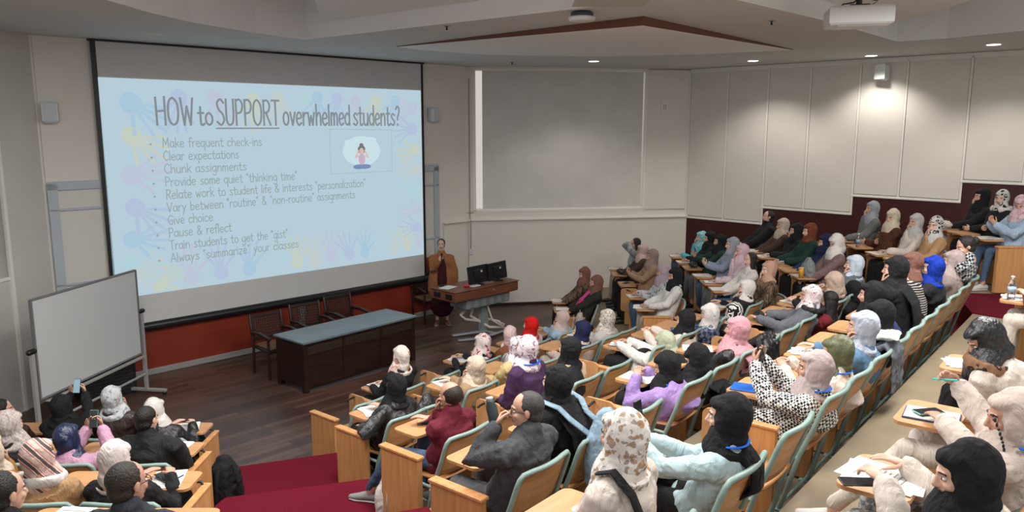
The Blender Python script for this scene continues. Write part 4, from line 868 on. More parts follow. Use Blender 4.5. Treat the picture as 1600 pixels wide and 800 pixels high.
    # head covering
    if kind.startswith('hijab'):
        hj = MB(); D = lambda x, y, z: hp(x, y, z)
        hj.ell((0, -.036, .016), (.095, .108, .122), 20, 14, HM); hj.ell((0, -.006, .07), (.08, .096, .046), 16, 12, HM)
        for s_ in (-1, 1): hj.ell((s_ * .064, .004, -.03), (.03, .05, .085), 10, 8, HM); hj.ell((0, -.04, -.03), (.088, .088, .11), 16, 12, HM)
        hj.ell((0, .010, -.135), (.072, .064, .040), 14, 10, HM); hj.ell((0, -.035, -.11), (.078, .078, .07), 14, 10, HM)
        N1 = D(0, -.03, -.12)
        if kind == 'hijab': hj.tube([N1, S + V((0, .0, .075)), S + V((0, .005, .025)), S + V((0, .02, -.02))], [(.088, .09), (.115, .108), (.155, .13), (.16, .13)], 18)
        if kind == 'hijab': hj.ell(S + V((0, .085, -.05)), (.14, .06, .08), 12, 8)
        if kind == 'hijab_short': hj.tube([N1, S + V((0, .0, .08)), S + V((0, .0, .02))], [(.08, .082), (.1, .095), (.135, .115)], 16)
        if kind == 'hijab_cape':
            sx = .07 if 'ice blue' in label else (-.10 if 'beige coat' in label else 0); wx = .085 if sx else .15
            hj.tube([N1, S + V((0, .0, .075)), S + V((0, .01, .0)), S + V((0, .01, -.10))] if not sx else [N1, S + V((0, .0, .07)), S + V((0, .0, .03)), S + V((0, .0, .0))], [(.088, .09), (.13, .115), (.2 * fa, .148 * fa), (.225 * fa, .16 * fa)] if not sx else [(.088, .09), (.115, .108), (.15, .125), (.155, .12)], 18)
            hj.tube([S + V((sx * .4, -.09, .0)), q2 + V((sx * .8, -.165, 0)), M + V((sx, -.175, -.02)), P0 + V((sx, -.18, .06))], [(wx, .04), (wx, .03), (wx, .028), (wx * .9, .026)], 12)
        hjo = garment('headscarf', hj, C(headm), root, hv, 5, .011)
        if any(w in label for w in ('ice blue shirt', 'houndstooth', 'olive green satin', 'lilac sweatshirt and black', 'turquoise pen', 'dark purple coat')):
            lm = MB(); pts = [S + V((.119 * math.cos(a), .108 * math.sin(a), .06 + .01 * math.sin(a))) for a in [R(205 + 13 * i) for i in range(11)]]
            lm.tube(pts, [(.004, .011)] * 11, 8, ref=(0, 0, 1)); lm.build('lanyard', cloth('lanyard_blue', (.01, .12, .6), wr=.2), hjo, True)
    else:
        hr = MB(); N1 = hp(0, -.03, -.1)
        if kind == 'man_bald': hr.ell((0, -.032, .018), (.083, .092, .088), 18, 12, HM)
        else: hr.ell((0, -.026, .034), (.083, .096, .088), 18, 12, HM); hr.ell((0, -.045, -.03), (.072, .066, .06), 14, 10, HM)
        if kind == 'hair': hr.tube([hp(0, -.04, .0), N1, S + V((0, -.06, .0)), S + V((0, -.12, -.16))], [(.09, .07), (.09, .065), (.1, .05), (.07, .03)], 14); hr.tube([hp(-.06, .0, .0), hp(-.075, .01, -.14), S + V((-.10, .06, -.1))], [.03, .035, .025], 8)
        if kind == 'hair_bun': hr.ell((0, -.12, .03), (.05, .045, .05), 14, 10, HM)
        o = garment('hair', hr, HAIRM[headm], root, .008, 2, .006)
        if kind == 'man_beard':
            bd = MB(); bd.ell((0, .034, -.078), (.05, .056, .037), 14, 10, HM); bd.tube([hp(-.02, .096, -.045), hp(.02, .096, -.045)], .006, 6); garment('beard', bd, HAIRM[headm], root, .007, 2, 0)
        if kind in ('man_glasses',) or pose == 'drink':
            g = MB()
            for s_ in (-1, 1):
                g.tube([HM @ V((s_ * .033 + .024 * math.cos(a), .094, .0 + .018 * math.sin(a))) for a in [i * math.pi / 6 for i in range(12)]], .0022, 5, closed=True, cap=False); g.tube([hp(s_ * .057, .092, .006), hp(s_ * .079, .0, .004)], .0024, 5)
            g.tube([hp(-.009, .096, .003), hp(.009, .096, .003)], .002, 5); g.build('glasses', M_BLACK, bdy, True)
    root_info = dict(HM=HM, S=S, M=M, P0=P0, H=H, arms=arms, q2=q2)
    return root, root_info
def wpt(root, p): return Matrix.Translation(root.location) @ Matrix.Rotation(root.rotation_euler.z, 4, 'Z') @ V(p)

# ------------------------------------------------------------------ small things carried or lying about
def phone(root, M, label, col=(.015, .015, .018), screen=False):
    W = Matrix.Translation(root.location) @ Matrix.Rotation(root.rotation_euler.z, 4, 'Z') @ M
    o = bpy.data.objects.new('phone', None); COL.objects.link(o); o.matrix_world = W; tag(o, label, 'phone', 'mobile phones')
    mb = MB(); mb.box((0, 0, 0), (.074, .152, .009), None, .003); cs = mb.build('case', plain('phone_case_%d' % int(sum(col) * 999), col, .35), o)
    mb = MB(); mb.box((0, 0, .0049), (.067, .143, .0015)); mb.build('screen', emit('phone_screen_lit', (.3, .45, .55), 1) if screen else plain('phone_glass', (.02, .022, .026), .08), o)
    if not screen: mb = MB(); mb.box((-.02, .05, -.0055), (.026, .034, .003), None, .001); mb.build('camera_bump', M_BLACK, cs)
    return o
def bottle(loc, label):
    o = empty('water_bottle', loc, 0, label, 'bottle', 'clear water bottles')
    mb = MB(); mb.lathe([(.028, 0), (.033, .006), (.033, .04), (.031, .05), (.033, .06), (.033, .13), (.03, .15), (.014, .185), (.013, .2)], 18); mb.build('bottle_body', M_GLASS, o, True)
    mb = MB(); mb.lathe([(.0335, .075), (.0338, .12)], 18); mb.build('label_band', plain('bottle_label', (.3, .45, .62), .5), o, True)
    mb = MB(); mb.lathe([(.015, .198), (.015, .214), (.012, .216)], 14); mb.build('cap', M_WHITEP, o, True)
def sheets(base, rz, label, w_=.21, h_=.297, n=2, mat=None, name='paper_sheets'):
    mb = MB()
    for i in range(n):
        a = R(rnd.uniform(-14, 14)); mb.box((rnd.uniform(-.01, .01), rnd.uniform(-.01, .01), .0015 + i * .0025), (w_, h_, .002), Matrix.Rotation(a, 4, 'Z'))
    return tag(mb.build(name, mat or M_PAPER, None, False, base, rz), label, 'paper')
KEYOF = {}
M_INK = plain('print_grey', (.3, .32, .35), .8)
def items(root, lst, short, near):
    rz = root.rotation_euler.z; zt = .7165; short = KEYOF[short]
    for it in lst:
        if it.startswith(('papers', 'cup', 'bottle_papers')):
            base = wpt(root, (.05, .31, zt)); o = sheets(base, rz + R(rnd.uniform(-25, 25)), 'white paper sheets on tablet of person in ' + short, *((.25, .33) if 'big' in it else (.21, .29)))
            mb = MB()
            for r_ in range(9): mb.box((-.01, .1 - r_ * .024, .0072), (.14 - (r_ % 3) * .02, .004, .0006))
            mb.build('printed_lines', M_INK, o)
        if it in ('papers_dark', 'book', 'book_phone', 'book_bag'):
            base = wpt(root, (.02, .3, zt + (.008 if it == 'papers_dark' else 0))); o = empty('notebook', base, rz + R(rnd.uniform(-20, 20)), 'open notebook on tablet of person in ' + short, 'notebook')
            mb = MB(); mb.box((0, 0, .004), (.2, .27, .008), None, .002); mb.build('cover', plain('cover_navy', (.04, .06, .12), .5), o); mb = MB(); mb.box((0, 0, .0095), (.19, .255, .005), None); mb.build('pages', M_PAPER, o)
        if it == 'book_blue':
            o = empty('folder', wpt(root, (-.02, .34, zt)), rz + R(12), 'bright blue folder on tablet of person in ' + short, 'folder'); mb = MB(); mb.box((0, 0, .005), (.17, .23, .01), None, .003); mb.build('cover', plain('folder_blue', (.01, .1, .45), .45), o)
        if it in ('phone', 'papers_phone_pen', 'book_phone'):
            phone(root, Matrix.Translation((.02 if it != 'phone' else .1, .32, zt + (.024 if it != 'phone' else .006))) @ Matrix.Rotation(R(50), 4, 'Z'), ('phone in a green case' if it == 'book_phone' else 'dark phone') + ' lying on tablet of person in ' + short, (.1, .28, .25) if it == 'book_phone' else (.015, .015, .018))
        if it in ('papers_phone_pen', 'paper_pen'):
            mb = MB(); mb.tube([(0, -.07, .007), (0, .07, .007)], .005, 6); tag(mb.build('pen', plain('pen_navy', (.01, .02, .12), .3), None, True, wpt(root, (.12, .29, zt + .01)), rz + R(-25)), 'dark pen on paper of person in ' + short, 'pen')
        if it == 'paper_pen': sheets(wpt(root, (.02, .3, zt)), rz + R(10), 'white notepad under the hand of person in ' + short)
        if it == 'mouse': mb = MB(); mb.ell((0, 0, .018), (.035, .055, .02), 14, 8); tag(mb.build('computer_mouse', M_BLACK, None, True, wpt(root, (-.1, .36, zt)), rz), 'black rounded case on tablet of person in ' + short, 'case')
        if it == 'cup_papers':
            o = empty('tumbler', wpt(root, (-.1, .4, zt)), 0, 'orange tumbler on tablet of person in ' + short, 'cup'); mb = MB(); mb.lathe([(.034, 0), (.04, .14), (.036, .142)], 18); mb.build('cup', plain('cup_orange', (.55, .27, .03), .35), o, True); mb = MB(); mb.lathe([(.042, .138), (.042, .15), (.01, .155)], 18); mb.build('lid', plain('cup_lid', (.6, .35, .08), .4), o, True)
        if it in ('bottle', 'bottle_papers'): bottle(wpt(root, (-.06, .38, zt)), 'clear water bottle on tablet of person in ' + short)
        if it in ('bag_small', 'book_bag'):
            o = empty('handbag', wpt(root, (.0, .3, zt)), rz + R(20), ('black' if it == 'bag_small' else 'crumpled white') + ' bag on tablet of person in ' + short, 'bag')
            mb = MB(); mb.ell((0, 0, .055), (.13, .08, .055), 14, 8); mb.tube([(-.08, 0, .08), (-.05, -.02, .13), (.05, -.02, .13), (.08, 0, .08)], .008, 6); garment('bag_body', mb, C('leather_black') if it == 'bag_small' else C('cloth_cream'), o, .012, 2, .02)

PEOPLE = [
('C1',-1.433,9.045,0.00,50.7,0.000,-0.120,1.196,5.38,'hijab','scarf_white_pink','knit_black','cloth_black','write',0,-8,'black coat and white headscarf with a pink crown, alone before the long table',['papers_dark'],'front white and pink headscarf'),
('C1',-0.518,10.164,0.00,50.7,0.020,-0.120,1.041,6.82,'hijab','scarf_white_red','knit_black','cloth_black','write',20,-8,'black jacket and white headscarf with a red flower, behind the lectern foot',['papers'],'white headscarf with red flower'),
('C1',-0.162,10.600,0.00,50.7,0.080,-0.120,1.025,7.38,'hijab','scarf_pink_dots','coat_rust','cloth_black','lap',-70,-4,'rust brown coat and small-dotted pink headscarf, turned to the neighbour',[],'dotted pink headscarf'),
('C1',0.198,11.040,0.00,50.7,-0.050,-0.120,1.067,7.95,'hijab','scarf_red','coat_pale_grey','denim','lap',10,0,'bright red headscarf in the front row',[],'bright red headscarf'),
('C1',0.659,11.603,0.00,50.7,0.000,-0.120,1.021,8.67,'hijab','scarf_pale_pink','coat_light_blue','denim','chinL',10,0,'light blue jacket and pale pink headscarf in the front row',[],'pale pink scarf, light blue jacket'),
('C2',-1.210,7.307,0.33,50.7,0.000,-0.090,1.081,4.31,'hijab','scarf_black','leather_black','cloth_black','rest',0,-4,'black leather jacket and black headscarf, second row at the aisle',['papers'],'black leather jacket at the aisle'),
('C2',-0.523,8.147,0.33,50.7,0.000,-0.150,1.021,5.39,'hijab','scarf_beige','coat_tan','cloth_brown','chinL',10,0,'tan coat and beige headscarf with a hand at the cheek',['papers'],'tan coat and beige headscarf'),
('C2',-0.010,8.774,0.33,50.7,0.000,-0.070,1.053,6.20,'hijab','scarf_white_floral','coat_yellow','cloth_brown','lap',0,0,'yellow jacket half hidden beside the purple coat',[],'yellow jacket'),
('C2',0.767,9.723,0.33,50.7,0.000,-0.150,1.014,7.42,'hijab','scarf_navy','coat_blush','cloth_beige','lap',5,0,'plain navy headscarf and blush coat',[],'plain navy headscarf'),
('C2',1.139,10.179,0.33,50.7,0.000,-0.150,1.052,8.00,'hijab','scarf_leopard_pale','coat_pale_grey','denim','write',0,0,'pale leopard-spotted headscarf and light grey coat',['papers'],'pale leopard-spotted headscarf'),
('C3',-0.559,6.091,0.66,50.7,0.000,-0.070,1.082,3.91,'man_bald','hair_dark','knit_maroon','denim','chinL',0,-3,'maroon sweater, balding man with hand at his mouth',['phone'],'maroon sweater'),
('C3',0.180,6.995,0.66,50.7,0.013,0.080,1.194,5.07,'hijab','scarf_white_floral','coat_purple','cloth_black','lap',0,0,'dark purple coat with a thin tan strap and floral headscarf',[],'dark purple coat'),
('C3',0.536,7.430,0.66,50.7,-0.063,-0.070,1.099,5.63,'hijab_cape','scarf_black','coat_beige','cloth_black','lap',0,0,'beige coat with a long black headscarf falling over one side',[],'beige coat and black headscarf'),
('C3',1.501,8.609,0.66,50.7,0.000,-0.270,0.852,7.15,'hijab','scarf_sage','coat_white','cloth_black','write',10,-30,'sage green headscarf bowed over a notebook',['book'],'sage green headscarf'),
('C3',1.902,9.100,0.66,50.7,0.011,-0.190,0.972,7.78,'hijab','scarf_black','coat_cream','cloth_black','write',0,-8,'cream jacket and black headscarf, next to the sage headscarf',[],'cream jacket beside sage headscarf'),
('C3',2.259,9.535,0.66,50.7,-0.081,-0.270,0.974,8.34,'hijab_short','scarf_white','coat_plaid_blue','denim','lap',20,-10,'white bonnet-like headscarf and dark blue plaid jacket',[],'white bonnet-like headscarf'),
('C3',2.615,9.971,0.66,50.7,-0.030,-0.320,0.891,8.90,'hijab','scarf_zebra','leather_black','cloth_black','lap',0,-8,'zebra-striped headscarf behind the pink headscarf',[],'zebra-striped headscarf'),
('C3',3.145,10.619,0.66,50.7,0.000,-0.120,1.035,9.73,'hijab_short','scarf_white','knit_black','cloth_grey','chinL',20,0,'white headscarf and black coat at the far end of the third row',['papers'],'white headscarf, third row end'),
('C4',-0.004,4.759,0.99,50.7,0.000,-0.120,1.146,3.36,'man','hair_grey','suit_grey','cloth_grey','drink',38,-2,'charcoal grey blazer drinking from a dark flask',[],'charcoal blazer'),
('C4',0.407,5.260,0.99,50.7,-0.100,0.050,1.152,4.01,'hijab_cape','scarf_black','knit_black','cloth_black','lap',0,0,'long black veil with a denim backpack behind the back',[],'black veil with denim backpack'),
('C4',1.348,6.411,0.99,50.7,-0.009,0.030,0.882,5.49,'hijab','scarf_black','coat_lilac','cloth_black','write',15,-22,'lilac sweatshirt and black headscarf writing on a notepad',['paper_pen'],'lilac sweatshirt'),
('C4',1.705,6.847,0.99,50.7,-0.191,-0.070,0.880,6.05,'hijab_cape','scarf_black','knit_black','cloth_black','write',10,-35,'all black veil bent forward beside the lilac sweatshirt',[],'black veil beside lilac sweatshirt'),
('C4',2.073,7.297,0.99,50.7,-0.050,-0.120,1.010,6.63,'hijab_cape','scarf_pink','leather_black','cloth_black','lap',10,0,'long dusty pink headscarf and shiny black jacket',['papers'],'long dusty pink headscarf'),
('C4',3.067,8.512,0.99,50.7,0.290,-0.170,1.017,8.19,'hijab','scarf_floral_red','coat_grey','cloth_black','write',25,-4,'grey coat with black fur collar and white headscarf with dark red flowers',['bag_small'],'grey coat with fur collar'),
('C4',3.423,8.947,0.99,50.7,-0.083,-0.320,0.945,8.75,'hair','hair_black','coat_red_dark','cloth_black','lap',10,-6,'long black hair and dark red top, behind the grey coat with fur collar',[],'long black hair, fourth row'),
('C4',3.780,9.383,0.99,50.7,0.007,-0.170,1.041,9.31,'hijab_short','scarf_beige_deep','knit_black','cloth_black','write',0,-25,'deep beige rounded headscarf bowed over black coat',['papers'],'deep beige rounded headscarf'),
('C4',4.492,10.254,0.99,50.7,-0.334,-0.170,1.155,10.43,'hijab','scarf_pale_blue','coat_grey','cloth_black','chinL',20,0,'pale blue headscarf and grey coat at the far end of the fourth row',[],'pale blue headscarf'),
('C4',4.136,9.818,0.99,50.7,-0.080,-0.270,0.864,9.87,'hijab_short','scarf_black','knit_black','cloth_black','write',0,-30,'small black headscarf bowed behind the deep beige headscarf',[],'small bowed black headscarf'),
('C5',0.475,3.333,1.32,50.7,0.000,-0.020,1.208,2.69,'hijab','scarf_brown_white','coat_cream','coat_cream','lap',0,-6,'cream coat with black bag strap and white and brown patterned headscarf',[],'brown and white patterned headscarf'),
('C5',1.013,3.990,1.32,50.7,0.000,-0.150,1.077,3.54,'hijab_cape','scarf_black','shirt_ice_blue','cloth_black','phone_left',15,-3,'ice blue shirt with a black headscarf hanging down the back, raising a phone',['papers'],'ice blue shirt'),
('C5',1.979,5.171,1.32,50.7,-0.067,-0.120,0.974,5.06,'hijab','scarf_mauve','coat_houndstooth','coat_houndstooth','phone',20,0,'black and white houndstooth coat and mauve grey headscarf holding a phone',['book_blue'],'houndstooth coat'),
('C5',2.335,5.606,1.32,50.7,0.024,-0.070,0.927,5.62,'hijab_short','scarf_olive','coat_cream','cloth_olive','write',15,-10,'olive green satin headscarf and cream sweater',['mouse'],'olive green headscarf'),
('C5',2.692,6.042,1.32,50.7,-0.093,-0.120,1.041,6.18,'hijab','scarf_ice','coat_blue','denim','chinL',20,0,'pale ice blue headscarf and blue top with hand at the face',['papers'],'pale ice blue headscarf'),
('C5',3.048,6.477,1.32,50.7,-0.161,-0.120,1.040,6.74,'hijab','scarf_black','coat_black','cloth_black','lap',10,-8,'puffy black coat and black headscarf behind the grey folded garment',[],'puffy black coat'),
('C5',3.404,6.913,1.32,50.7,0.070,0.150,1.043,7.30,'hijab','scarf_black','knit_navy','cloth_black','lap',10,-4,'black headscarf with a blue shawl behind the puffy black coat',[],'blue shawl and black headscarf'),
('C5',3.761,7.348,1.32,50.7,0.012,0.080,1.221,7.86,'hijab_cape','scarf_black','knit_black','cloth_black','chinL',10,-4,'tall black headscarf with a glint, left of the brown turban',[],'tall black headscarf'),
('C5',4.117,7.784,1.32,50.7,0.249,0.110,1.159,8.42,'hijab_short','scarf_brown','knit_stripe','cloth_black','lap',38,2,'brown turban and black sweater with thin pale stripes',[],'brown turban'),
('C5',4.473,8.219,1.32,50.7,-0.198,-0.070,1.122,8.98,'hijab','scarf_royal_blue','coat_black','cloth_black','lap',25,-2,'bright royal blue headscarf and black coat',[],'royal blue headscarf'),
('C5',4.830,8.655,1.32,50.7,0.045,-0.120,1.088,9.54,'hijab','scarf_taupe','coat_taupe','cloth_brown','lap',15,-3,'taupe headscarf and taupe coat beside the royal blue headscarf',[],'taupe headscarf'),
('C5',5.186,9.090,1.32,50.7,-0.401,-0.220,1.251,10.10,'hair_bun','hair_black','shirt_plaid','cloth_black','write',35,-18,'black hair bun and black and white plaid shirt bending down',[],'black hair bun'),
('C6',1.861,3.015,1.65,50.7,-0.360,-0.050,0.982,3.45,'hijab','scarf_black','coat_cream','cloth_check_grey','phone_flat',25,-12,'matte black headscarf and cream sleeve resting a phone on papers',['papers_big'],'matte black headscarf, back row'),
('C6',2.472,3.762,1.65,50.7,-0.420,-0.090,0.946,4.41,'hijab','scarf_sand','coat_sand','cloth_cream','write_pen',28,-10,'sand coloured headscarf with a beaded cord, holding a turquoise pen',['book_phone'],'turquoise pen hand'),
('C6',3.206,4.659,1.65,50.7,-0.100,0.230,0.933,5.56,'hijab','scarf_black_satin','coat_cream','cloth_black','lap',28,-40,'shiny black headscarf, bowed, with brown animal-print shawl on cream coat',['papers'],'shiny black bowed headscarf'),
('C6',4.820,6.632,1.65,50.7,0.000,-0.070,0.906,8.10,'hijab','scarf_pale_pink','coat_red_dark','cloth_cream','write',20,-8,'dark red coat at the right edge behind the water bottle',['bottle_papers'],'dark red coat, right edge'),
('R1',1.200,14.048,0.00,90.0,0.000,-0.120,1.227,14.05,'hijab','scarf_brown','coat_leopard','cloth_black','lap',20,-10,'leopard coat and brown headscarf with white band, by the window wall',['papers'],'leopard coat, brown headscarf'),
('R1',1.200,13.351,0.00,90.0,0.000,-0.270,1.211,13.35,'hijab','scarf_brown','coat_parka_green','coat_rust','lap',5,-10,'dark green parka with a bright pink scarf, front row by the window wall',['book'],'dark green parka'),
('R2',2.430,15.549,0.33,90.0,-0.010,-0.070,1.233,15.55,'hair','hair_black','coat_fluffy_grey','cloth_beige','forehead',5,-10,'grey fluffy sleeves raised to the forehead, second row by the window wall',['papers'],'grey fluffy sleeves'),
('R2',2.430,14.989,0.33,90.0,0.060,-0.120,1.180,14.99,'hijab','scarf_pale_pink','coat_brown_dark','cloth_black','lap',5,-4,'pink-beige headscarf squeezed behind the raised grey sleeves',['bag_small'],'pink-beige headscarf by fluffy sleeves'),
('R2',2.430,13.996,0.33,90.0,0.000,-0.120,1.240,14.00,'hijab','scarf_taupe_brown','coat_tan','cloth_black','phone',5,-8,'taupe brown headscarf and tan coat looking at a phone',['phone'],'taupe brown headscarf with phone'),
('R2',2.430,12.941,0.33,90.0,0.000,-0.120,1.152,12.94,'hijab','scarf_lilac','shirt_floral','denim','write',5,-10,'lilac grey headscarf and light blue floral shirt writing',['papers'],'lilac grey headscarf'),
('R2',2.430,12.104,0.33,90.0,0.000,-0.150,1.246,12.10,'hijab','scarf_black','coat_white','cloth_beige','write',10,-14,'black headscarf and white jacket reading a paper',['papers_big'],'white jacket, black headscarf'),
('R3',3.590,15.108,0.66,90.0,0.000,-0.120,1.095,15.11,'hijab','scarf_turquoise','coat_turquoise','denim','chinR',10,0,'turquoise patterned headscarf and turquoise sweater at the wall corner',['papers'],'turquoise sweater'),
('R3',3.590,14.429,0.66,90.0,0.039,-0.120,1.174,14.43,'hijab','scarf_black','coat_black','cloth_black','write',10,-4,'black coat behind the turquoise sweater',['papers'],'black coat beside turquoise sweater'),
('R3',3.590,13.869,0.66,90.0,0.061,-0.170,1.192,13.87,'hijab','scarf_black','coat_dark_green','cloth_grey','phone',5,-4,'black headscarf and dark green top raising a phone to the face',['bag_small'],'dark green top with phone'),
('R3',3.590,13.074,0.66,90.0,-0.100,-0.120,1.278,13.07,'hijab_short','scarf_grey','coat_blue_grey','denim','phone',5,-2,'grey headscarf and blue-grey coat holding up a phone',['papers'],'blue-grey coat with phone'),
('R3',3.590,12.499,0.66,90.0,0.013,-0.150,1.232,12.50,'hijab','scarf_baby_pink','coat_pink_white','cloth_grey','chinR',10,-2,'baby pink headscarf with pink and white jacket',['book'],'baby pink headscarf'),
('R3',3.590,11.939,0.66,90.0,0.017,-0.130,1.189,11.94,'hair','hair_black','coat_white','denim','lap',15,-4,'long dark hair and white blouse, right of the baby pink headscarf',['papers'],'white blouse, long dark hair'),
('R3',3.590,10.917,0.66,90.0,0.000,-0.070,1.228,10.92,'hijab_short','scarf_peach','coat_leopard','cloth_black','chinR',15,-4,'peach headscarf and brown leopard fur coat at the row end',[],'peach headscarf'),
('R4',4.660,14.569,0.99,90.0,0.000,-0.170,1.232,14.57,'man_beard','hair_black','suit_dark','cloth_beige','lap',0,4,'dark suit, bearded man by the red wood wainscot',['papers'],'dark suit'),
('R4',4.660,13.728,0.99,90.0,0.000,-0.150,1.180,13.73,'hijab','scarf_cream','coat_brown_dark','cloth_white','lap',5,-4,'cream crinkled headscarf beside the bearded man',['papers'],'cream crinkled headscarf'),
('R4',4.660,13.117,0.99,90.0,0.000,-0.170,1.169,13.12,'hijab','scarf_black','coat_black','cloth_black','chinR',5,-4,'black headscarf with hand on the cheek, left of the rust headscarf',['papers'],'black headscarf by rust headscarf'),
('R4',4.660,12.465,0.99,90.0,-0.072,-0.120,1.255,12.46,'hijab_short','scarf_rust','coat_dark_green','cloth_black','write',5,-6,'rust orange headscarf and dark green coat with face mask',['papers'],'rust orange headscarf'),
('R4',4.660,11.905,0.99,90.0,0.072,-0.220,1.139,11.90,'hijab','scarf_navy','knit_navy','cloth_black','lap',0,-10,'navy headscarf hidden behind the white headscarf',[],'hidden navy headscarf'),
('R4',4.660,11.336,0.99,90.0,0.000,-0.120,1.224,11.34,'hijab','scarf_white','coat_mauve_tweed','cloth_black','lap',15,-28,'white headscarf with royal blue scarf looking into a grey bag',['cup_papers'],'white headscarf, royal blue scarf'),
('R5',5.810,12.818,1.32,90.0,0.000,-0.150,1.242,12.82,'hijab','scarf_grey','suit_grey_light','denim','chinR',8,-2,'light grey headscarf and grey jacket, hand on the chin, against the wainscot',['papers'],'light grey headscarf, grey jacket'),
('R5',5.810,12.106,1.32,90.0,0.000,-0.150,1.185,12.11,'hijab','scarf_cream_light','coat_brown_fur','coat_brown_fur','crossed',25,-12,'pale cream headscarf and brown coat with crossed arms',['bottle'],'brown coat with crossed arms'),
('R5',5.810,11.402,1.32,90.0,0.000,-0.150,1.190,11.40,'hijab','scarf_light_grey','coat_cream','cloth_black','chinR',20,-4,'light grey headscarf and cream coat, hand at the mouth',['papers'],'light grey headscarf, cream coat'),
('R5',5.810,10.823,1.32,90.0,0.000,-0.130,1.216,10.82,'hijab','scarf_black_white','coat_camel','cloth_grey','chinR',30,-6,'black and white patterned headscarf and camel coat, hand on the chin',['papers'],'camel coat, black-white headscarf'),
('R6',6.950,11.827,1.65,90.0,-0.057,-0.170,1.207,11.83,'hijab','scarf_black','knit_black','cloth_grey_light','chinR',0,-4,'black headscarf and black dress, leaning on a hand, top row by the wall',['book_bag'],'black dress, top row'),
('R6',6.950,11.268,1.65,90.0,0.006,-0.170,1.223,11.27,'hijab_short','scarf_black_white','knit_black','cloth_black','crossed',35,-6,'black and white headband scarf and white shawl collar, top row',[],'white shawl collar, top row'),
('R6',6.950,10.708,1.65,90.0,0.050,-0.120,1.181,10.71,'hijab','scarf_pink_floral','coat_light_blue','denim','phone',40,-25,'pink floral headscarf and light blue jacket looking at a phone, top row',['papers_big'],'pink floral headscarf'),
('L1',-3.508,7.600,0.00,0.0,-0.165,0.030,1.026,-3.51,'hijab','scarf_white','leather_black','cloth_black','write',-15,-10,'white headscarf and black leather jacket writing at the row end',['papers'],'black leather at left row end'),
('L1',-4.067,7.600,0.00,0.0,0.025,-0.070,1.199,-4.07,'hijab','scarf_paisley','leather_brown','cloth_brown','chinR',-10,0,'dark brown leather jacket and grey paisley headscarf',[],'grey paisley headscarf'),
('L1',-4.627,7.600,0.00,0.0,0.063,-0.070,1.104,-4.63,'hijab','scarf_black','knit_black','cloth_black','phone_photo',-10,0,'black headscarf with orange collar photographing with a phone',[],'raised phone and black headscarf'),
('L1',-5.187,7.600,0.00,0.0,0.007,-0.070,1.063,-5.19,'hair','hair_black','coat_brown_dark','cloth_black','lap',-60,0,'long black hair in profile at the left edge',[],'black hair in profile, left edge'),
('L2',-3.070,6.290,0.33,0.0,0.000,-0.070,1.142,-3.07,'man','hair_black','hoodie_black','cloth_black','write',-15,-8,'black hooded sweatshirt, short dark haired man',['papers'],'black hooded sweatshirt'),
('L2',-3.707,6.290,0.33,0.0,-0.041,-0.070,0.983,-3.71,'hijab_short','scarf_navy_satin','coat_pink_lilac','denim','phone',-10,0,'pink lilac sweater and navy satin headscarf holding a green phone',[],'navy satin headscarf'),
('L2',-4.267,6.290,0.33,0.0,0.011,-0.020,1.077,-4.27,'hijab','scarf_plaid_beige','knit_black','cloth_black','lap',-20,-10,'beige plaid headscarf with white collar at the left edge',[],'beige plaid headscarf'),
('L3',-2.547,4.970,0.66,0.0,-0.121,-0.020,1.031,-2.55,'hijab','scarf_blush_white','knit_black','cloth_black','write',-20,-15,'blush white headscarf and black top, behind the black hooded sweatshirt',['papers_phone_pen'],'blush white headscarf'),
('L3',-3.107,4.970,0.66,0.0,-0.050,-0.070,1.071,-3.11,'hijab','scarf_stripe_warm','coat_camel','cloth_brown','lap',-10,0,'camel coat with white collar and striped coral headscarf',[],'striped coral headscarf'),
('L3',-3.667,4.970,0.66,0.0,0.172,-0.070,1.112,-3.67,'hijab','scarf_cream','coat_mustard','cloth_brown','cheekR',0,0,'mustard sleeves with raised hands at the left edge',[],'mustard sleeves'),
('L4',-1.950,3.770,0.99,0.0,0.000,-0.070,1.124,-1.95,'man_glasses','hair_dark','hoodie_dark','denim','lap',-25,-4,'short dark curly hair and black glasses, nearest at bottom left',[],'black glasses, dark curly hair'),
('L4',-2.580,3.770,0.99,0.0,0.000,-0.070,1.072,-2.58,'man','hair_black','suit_dark','cloth_black','lap',-25,-4,'short black hair at the bottom left corner',['papers'],'short black hair, bottom left')]
EMPTY = {'C1': [4.8, 6.0, 8.9], 'C2': [4.75, 6.6, 8.35], 'C3': [4.55, 6.2], 'C4': [4.61, 7.05]}

